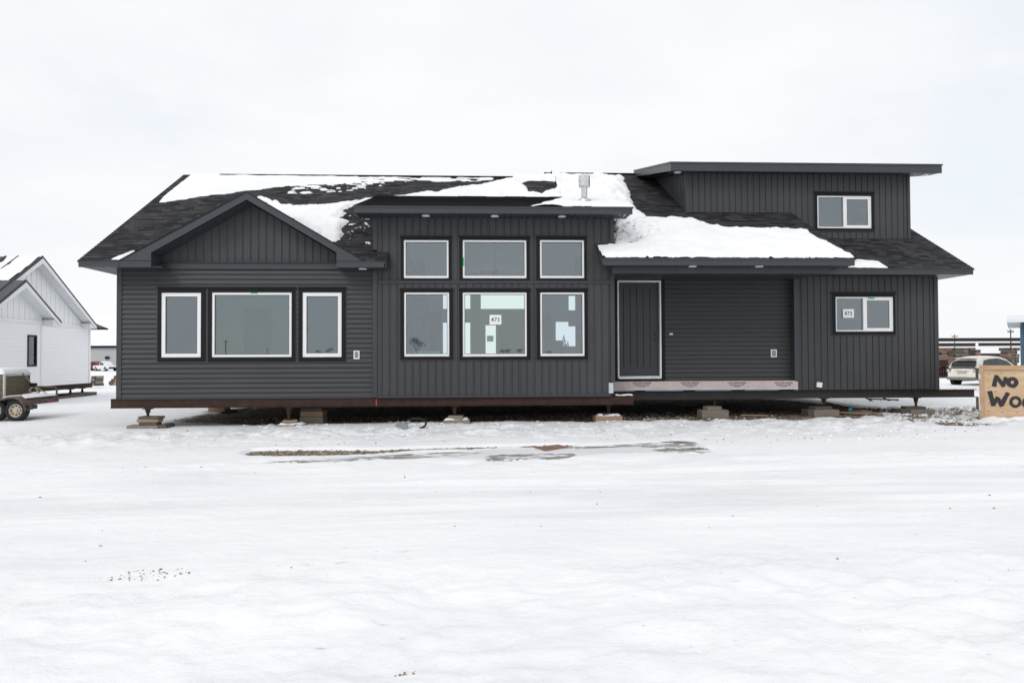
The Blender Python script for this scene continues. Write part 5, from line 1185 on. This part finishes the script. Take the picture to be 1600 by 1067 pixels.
        for sd_ in (-1, 1): gpanel(.43, 1.16, .55, 1.16, .55, 1.68, .45, 1.64, sd_); gpanel(.56, 1.16, .70, 1.15, .645, 1.52, .56, 1.68, sd_)
        w = MB(); w.face([(.715*L_+.03, -.72*W_/2, 1.16*k), (.715*L_+.03, .72*W_/2, 1.16*k), (.635*L_+.03, .62*W_/2, 1.66*k), (.635*L_+.03, -.62*W_/2, 1.66*k)]); w.build('windshield', M_tinted, c)
        w = MB(); w.box(.985*L_, L_+.03, -.4*W_, .4*W_, .55*k, .75*k); w.build('bumper', M_dsteel, c, bevel=.03)
    for xw in wx_:
        for sd_ in (-1, 1):
            n = 24; y0 = sd_*(W_/2-.20); y1 = sd_*(W_/2+.01)
            w = MB(); w.tube([(xw*L_, y0, wr), (xw*L_, y1-sd_*.03, wr), (xw*L_, y1, wr)], [wr, wr, wr*.92], n); ty = w.build('wheel', M_black, c)
            w = MB(); w.tube([(xw*L_, y1-sd_*.02, wr), (xw*L_, y1+sd_*.006, wr)], [wr*.66, wr*.60], 20); w.build('rim', M_rim, ty)
            w = MB(); w.tube([(xw*L_, y0, wr+.01), (xw*L_, y1+sd_*(-.012), wr+.01)], wr*1.16, n); w.build('wheel_arch', M_black, c)
    return c
# SUV at right: tail toward the camera, nose to the right and away
sx_, sy_ = G(1504, 600, gz(0, 26)); sy_ = 22.8; sx_ = PX(1503, 590, sy_)
hd = R(24)
Ls = 4.7; s_c = car('parked_suv', (sx_, sy_, zg(sx_, sy_)), hd, Ls, 1.85, 1.60, 'suv', M_cream, 'dirty cream white suv parked behind the plywood crate', 'car')
Yv = 128; car('pickup_truck', (PX(153, 570, Yv), Yv, zg(-60, Yv)), R(-38), 5.6, 1.95, 1.85, 'pickup', M_wpaint, 'white pickup truck parked before the far grey building', 'pickup truck')
car('pickup_truck', (PX(132, 570, Yv+4), Yv+4, zg(-60, Yv)), R(-20), 5.4, 1.95, 1.85, 'pickup', M_rpaint, 'red pickup truck parked left of the white pickup', 'pickup truck')
# stack of timbers and a log pile beyond the white house
def pile(px0, px1, py1, rows, Y, cols, m, name, label, group, sz=None, jit=.05):
    x0, x1 = PX(px0, py1, Y), PX(px1, py1, Y); h = sz; z = PZ((px0+px1)/2, py1, Y); w_ = (x1-x0)/cols
    for r in range(rows):
        for c_ in range(cols):
            o = MB().box(0, w_*.94, 0, .45, 0, h*.96).build(name, m[(r+c_) % len(m)], bevel=.01); o.location = (x0+c_*w_+random.uniform(-jit, jit)*w_, Y+random.uniform(0, .2), z+r*h)
            tag(o, label % ('row %s' % ['bottom', 'second', 'third', 'fourth', 'top'][r] if False else ['bottom', 'second', 'third', 'fourth', 'top'][r], ['left', 'middle', 'right', 'far right', 'end', 'last'][c_] if cols > 1 else 'only'), 'timber block', group)
pile(140, 153, 603.2, 4, 22, 2, [M_wood, M_woodd], 'timber_block', '%s %s timber in the stack beyond the white house', 'timber stack beyond the white house', sz=.125)
for k, (px, py, r_) in enumerate(((173, 600, .13), (178, 600.5, .15), (183, 601, .16), (176, 596, .11), (181, 595, .14), (180, 591, .10))):
    Yl = 26; x, z = P(px, py, Yl); o = MB().tube([(0, 0, 0), (.1, .9, 0)], [r_, r_*.85], 9).build('log', [M_woodd, M_woodn, M_woodd][k % 3]); o.location = (x, Yl, z+.05)
    tag(o, 'short log, number %s in the small heap at the left corner of the dark house' % ['one from the left', 'two', 'three', 'four', 'five', 'six'][k] if False else ['leftmost low log in the heap behind the dark house corner', 'middle low log in the heap behind the dark house corner', 'right low log in the heap behind the dark house corner', 'left upper log in the heap behind the dark house corner', 'right upper log in the heap behind the dark house corner', 'topmost log in the heap behind the dark house corner'][k], 'log', 'log heap')

# ------------------------------------------------------------------ FAR RIGHT: long beams on timber stacks, blue building, poles
YK = 38.0
def farbox(px0, px1, py0, py1, Y, dep, m, name, label, cat, group=None):
    x0, x1, z0, z1 = rect(px0, py0, px1, py1, Y); o = MB().box(x0, x1, Y, Y+dep, z0, z1).build(name, m, bevel=.01); tag(o, label, cat, group); return o
def fari(px0, px1, py0, py1, Y, label):
    x0, x1, z0, z1 = rect(px0, py0, px1, py1, Y); w = MB(); w.box(x0, x1, Y-.1, Y+.1, z1-.03, z1); w.box(x0, x1, Y-.1, Y+.1, z0, z0+.03); w.box(x0, x1, Y-.01, Y+.01, z0+.03, z1-.03); w.box(x0, x1, Y-.08, Y+.08, z1+.001, z1+.02)
    w.build_ = None; o = w.build('steel_beam', M_dsteel); tag(o, label, 'steel beam', 'long steel beams stored behind the dark house'); return o
fari(1380, 1640, 528.5, 533.5, YK, 'upper long dark steel beam stored beyond the suv'); fari(1380, 1524, 536.5, 541.5, YK-1, 'lower left long steel beam stored beyond the suv'); fari(1529, 1640, 536, 540.5, YK-.4, 'lower right long steel beam stored beyond the suv')
cols = [M_woodn, M_wood, M_woodd, M_wood, M_woodd]
rng = random.Random(4)
n = 0
desc = []
for (a, b, py0, py1, nx, ny, pal, where) in ((1440, 1465, 543, 592, 2, 5, [M_woodd], 'stack half hidden by the dark house corner'), (1466, 1495, 543, 574, 3, 5, [M_woodr, M_woodd, M_woodr, M_woodr], 'pinkish stack left of the suv'), (1496, 1529, 543, 570, 4, 5, [M_woodd, M_woodr, M_woodd], 'dark stack above the suv roof'),
                                            (1530, 1537, 546, 570, 1, 5, [M_woodd, M_woodr], 'narrow stack above the suv roof'), (1580, 1598, 543, 572, 3, 6, [M_woodd, M_woodr, M_woodd, M_woodd], 'stack left of the blue building')):
    x0, x1, z0, z1 = rect(a, py0, b, py1, YK-.5); dx, dz = (x1-x0)/nx, (z1-z0)/ny
    for i in range(nx):
        for j in range(ny):
            o = MB().box(0, dx*.98, 0, .9, 0, dz*.96).build('timber_block', pal[(i*2+j*3) % len(pal)], bevel=.01); o.location = (x0+i*dx+rng.uniform(-.04, .04), YK-.3+rng.uniform(0, .35), z0+j*dz)
            col_ = ['leftmost', 'second', 'third', 'fourth'][i] if nx > 1 else 'only'; rw = ['bottom', 'second lowest', 'middle', 'fourth', 'upper', 'topmost'][j if ny == 6 else [0, 1, 2, 3, 5][j]]
            tag(o, '%s timber of the %s column, %s' % (rw, col_, where), 'timber block', 'timber stacks beyond the suv')
for i, (a, b, py0, py1, lb) in enumerate(((1466, 1484, 572, 590, 'rusty frame bundle at the foot of the pinkish stack'), (1468, 1482, 563, 572, 'dark steel bundle on the rusty frames by the suv'))):
    x0, x1, z0, z1 = rect(a, py0, b, py1, YK-3); w = MB()
    for k in range(5):
        xx = x0+(x1-x0)*k/4.6; w.box(xx, xx+.06, YK-3, YK-2.4, z0, z1-.05*((k*7) % 3))
    w.box(x0, x1, YK-3.01, YK-2.9, z0, z0+.12); w.box(x0, x1, YK-3.01, YK-2.9, (z0+z1)/2, (z0+z1)/2+.08)
    o = w.build('steel_frame', M_rust); tag(o, lb, 'steel frame')
farbox(1537, 1575, 552, 562, YK+30, 3, M_rust, 'rail_wagon', 'low rusty wagon side far behind the suv', 'wagon')
# distant snow mounds and trees
Xm, Ym = np.meshgrid(np.linspace(60, 110, 60), np.linspace(95, 120, 24)); hm = 1.7*np.clip(1-((Xm-85)/24)**2-((Ym-107)/12)**2, 0, 1)**.5*(1+.5*fbm(Xm*.15, Ym*.15, 3))-.3
o = grid_obj('snow_mound', Xm, Ym, hm-.9, M_snow); tag(o, 'long ploughed snow mound far behind the suv', 'snow mound', kind='structure')
YBB = 14.0; xb_ = PX(1595.8, 540, YBB); bb = empty('blue_building', (xb_, YBB, 0), R(-37)); tag(bb, 'blue sided building with snowy eave cut by the right edge', 'building')
zt_ = PZ(1597, 504, YBB); w = MB(); lap_wall(w, 0, 0, 7, 0, zt_, [], .13); w.box(0, 7, .02, 8, 0, zt_-.01); w.build('wall', M_blueside, bb)
MB().box(-.02, .08, -.03, .05, 0, zt_).build('corner_post', M_blueside, bb)
oh = (1595.8-1572)/F*(YBB+16)*.80
w = MB(); w.box(-oh, 7.6, -.6, -.55, zt_+.0, zt_+.14); w.prismx([(-.549, zt_+.01), (-.549, zt_+.13), (4, zt_+.5), (8, zt_+.01)], -oh, 7.6); w.build('roof', M_wsoffit, bb)
def upole(px, ptop, Y, label, arm_px, zb_=-1.2, n_arm=1):
    x, zt_ = P(px, ptop, Y); p = empty('utility_pole', (x, Y, zb_)); tag(p, label, 'utility pole')
    MB().tube([(0, 0, 0), (0, 0, zt_-zb_)], [.17, .11], 8).build('pole', M_pole, p); ar = abs(PX(px+arm_px, ptop, Y)-x)
    MB().box(-ar, ar, -.06, .06, zt_-zb_-.75, zt_-zb_-.60).build('crossarm', M_pole, p)
    for k in (-1, -.5, .5, 1): MB().tube([(k*ar*.93, 0, zt_-zb_-.6), (k*ar*.93, 0, zt_-zb_-.25)], .07, 6).build('insulator', M_pole, p)
upole(1491.5, 522.5, 190, 'short utility pole seen above the beams at left', 4.5); upole(1579, 514, 135, 'taller utility pole left of the blue building', 4.6)
# poles and bare trees across the road: they show as reflections in the windows
def bare_tree(x, y, h, seed, label):
    dep = 6 if h > 7 else 5
    rr = random.Random(seed); w = MB(); t = empty('bare_tree', (x, y, 0)); tag(t, label, 'tree', 'bare trees across the road')
    def grow(w, p, d, L_, r, n):
        q = p+d*L_; w.tube([p, p.lerp(q, .5)+Vector((rr.uniform(-1, 1), rr.uniform(-1, 1), 0))*L_*.05, q], [r, r*.85, r*.65], 4 if n < 4 else 5, caps=False)
        if n == 0: return
        a0_ = rr.uniform(0, 6.28)
        for k in range(3):
            a = a0_+k*2.09+rr.uniform(-.4, .4); sp = rr.uniform(.4, .75); o = d.orthogonal().normalized(); e = Matrix.Rotation(a, 3, d) @ o
            grow(w, q if k else p.lerp(q, .7), (d+e*sp+Vector((0, 0, .22))).normalized(), L_*rr.uniform(.62, .82), max(r*.6, .015), n-1)
    w2 = MB(); w2.tube([(0, 0, 0), (0, 0, h*.14)], [h*.022, h*.018], 8); w2.build('trunk', M_bark, t)
    grow(w, Vector((0, 0, h*.13)), Vector((rr.uniform(-.1, .1), 0, 1)).normalized(), h*.24, h*.014, dep); w.build('crown', M_bark, t)
for i, (px, dist, h, lb) in enumerate(((650, 230, 8.0, 'tallest'), (813, 260, 5.0, 'wide'), (785, 240, 4.6, 'small'), (838, 275, 4.8, 'thin'), (858, 290, 4.4, 'shrubby'), (517, 235, 5.6, 'crooked'), (500, 265, 4.6, 'low'), (793, 280, 5.2, 'slim'))):
    X_ = (px-742)/F*(dist+0)*1.0; bare_tree(X_, -(dist-16), h, 20+i, '%s bare tree across the road, mirrored in the windows' % lb)
for px, dist, h, lb in ((360, 290, 13.0, 'left'), (423, 520, 12, 'right')):
    p = empty('utility_pole', ((px-742)/F*dist, -(dist-16), 0)); tag(p, 'wooden utility pole behind the viewer mirrored at the %s of the big left window' % lb, 'utility pole')
    MB().tube([(0, 0, 0), (0, 0, h*.62)], [.2, .13], 8).build('pole', M_pole, p); MB().box(-1, 1, -.06, .06, h*.57, h*.58+.1).build('crossarm', M_pole, p)

def spruce(x, y, h, seed, label):
    rr = random.Random(seed); t = empty('spruce_tree', (x, y, -.9)); tag(t, label, 'tree', 'trees beyond the house')
    MB().tube([(0, 0, 0), (0, 0, h*.95)], [h*.02, h*.004], 6).build('trunk', M_bark, t); w = MB()
    for k in range(420):
        f = rr.random()**.8; z = h*(.10+.9*f); r = h*.20*(1-f)*(.55+.5*rr.random())+.03; a = rr.uniform(0, 6.28); s_ = h*.045*(1.2-f)
        c = Vector((r*math.cos(a), r*math.sin(a), z-.25*r)); o = Vector((math.cos(a), math.sin(a), -.35)).normalized(); p = o.orthogonal().normalized()
        w.face([c-p*s_*.5, c+o*s_*1.6, c+p*s_*.5, c-o*s_*.8]); w.face([c-Vector((0, 0, s_*.5)), c+o*s_*1.5, c+Vector((0, 0, s_*.6))])
    w.build('crown', mat('spruce_needles', (.03, .045, .03), .9, var=.4), t)
for i, (px, h, lb) in enumerate(((874, 4.6, 'shortest'), (881, 6.0, 'tallest'), (887, 5.0, 'middling'))):
    spruce(PX(px, 540, 108+i*3), 108+i*3, h, 50+i, '%s of the dark spruces seen through the lower right tall window' % lb)
# ------------------------------------------------------------------ LIGHT AND SKY
wd_ = bpy.data.worlds.new('World'); scene.world = wd_; wd_.use_nodes = True; nt = wd_.node_tree; N = nt.nodes; L = nt.links
bg = N['Background']; sky = N.new('ShaderNodeTexSky'); sky.sky_type = 'NISHITA'; sky.sun_disc = False
SUN_EL, SUN_AZ = R(38), R(-150)      # azimuth clockwise from +Y
sky.sun_elevation = SUN_EL; sky.sun_rotation = SUN_AZ
sc_ = N.new('ShaderNodeVectorMath'); sc_.operation = 'SCALE'; sc_.inputs['Scale'].default_value = 1.0; L.new(sky.outputs[0], sc_.inputs[0])
tc = N.new('ShaderNodeTexCoord'); mp = N.new('ShaderNodeMapping'); mp.inputs['Scale'].default_value = (1, 1, 2.6); L.new(tc.outputs['Generated'], mp.inputs['Vector'])
n1 = N.new('ShaderNodeTexNoise'); n1.inputs['Scale'].default_value = 2.3; n1.inputs['Detail'].default_value = 7; n1.inputs['Roughness'].default_value = .52; n1.inputs['Distortion'].default_value = .25; L.new(mp.outputs[0], n1.inputs['Vector'])
cr = N.new('ShaderNodeValToRGB'); e = cr.color_ramp.elements; K = 10.05      # cloud radiance in the sky texture's units; the Background strength brings it down
e[0].position = .36; e[0].color = (.80*K, .835*K, .885*K, 1); e[1].position = .60; e[1].color = (.905*K, .91*K, .925*K, 1)
x = e.new(.47); x.color = (.86*K, .875*K, .90*K, 1)
L.new(n1.outputs['Fac'], cr.inputs['Fac'])
mx = N.new('ShaderNodeMix'); mx.data_type = 'RGBA'; mx.inputs[0].default_value = .96; mx.clamp_result = False; L.new(sc_.outputs[0], mx.inputs[6]); L.new(cr.outputs['Color'], mx.inputs[7])
L.new(mx.outputs[2], bg.inputs['Color']); bg.inputs['Strength'].default_value = .10
sl = bpy.data.lights.new('sun', 'SUN'); sl.energy = 0.8; sl.angle = R(22); sl.color = (1, .97, .93)
so = bpy.data.objects.new('sun', sl); COL.objects.link(so)
dirv = Vector((math.sin(SUN_AZ)*math.cos(SUN_EL), math.cos(SUN_AZ)*math.cos(SUN_EL), math.sin(SUN_EL))); so.rotation_euler = dirv.to_track_quat('Z', 'Y').to_euler()
so.location = dirv*60
scene.view_settings.view_transform = 'Standard'; scene.view_settings.look = 'None'; scene.view_settings.exposure = 0.14; scene.view_settings.gamma = 1
scene.cycles.use_denoising = True; scene.cycles.max_bounces = 8; scene.cycles.transparent_max_bounces = 12; scene.cycles.caustics_reflective = False

def rebase(e, loc):
    for c in [o for o in COL.objects if o.parent == e]: c.location = c.location-Vector(loc)
    e.location = loc
bpy.context.view_layer.update()
rebase(house, (1.0, 5.0, zwb)); rebase(wh, (XW-4, ya, zwf)); rebase(fan, (fx, yf, fb)); rebase(fb_, (-90, YFB, -2))
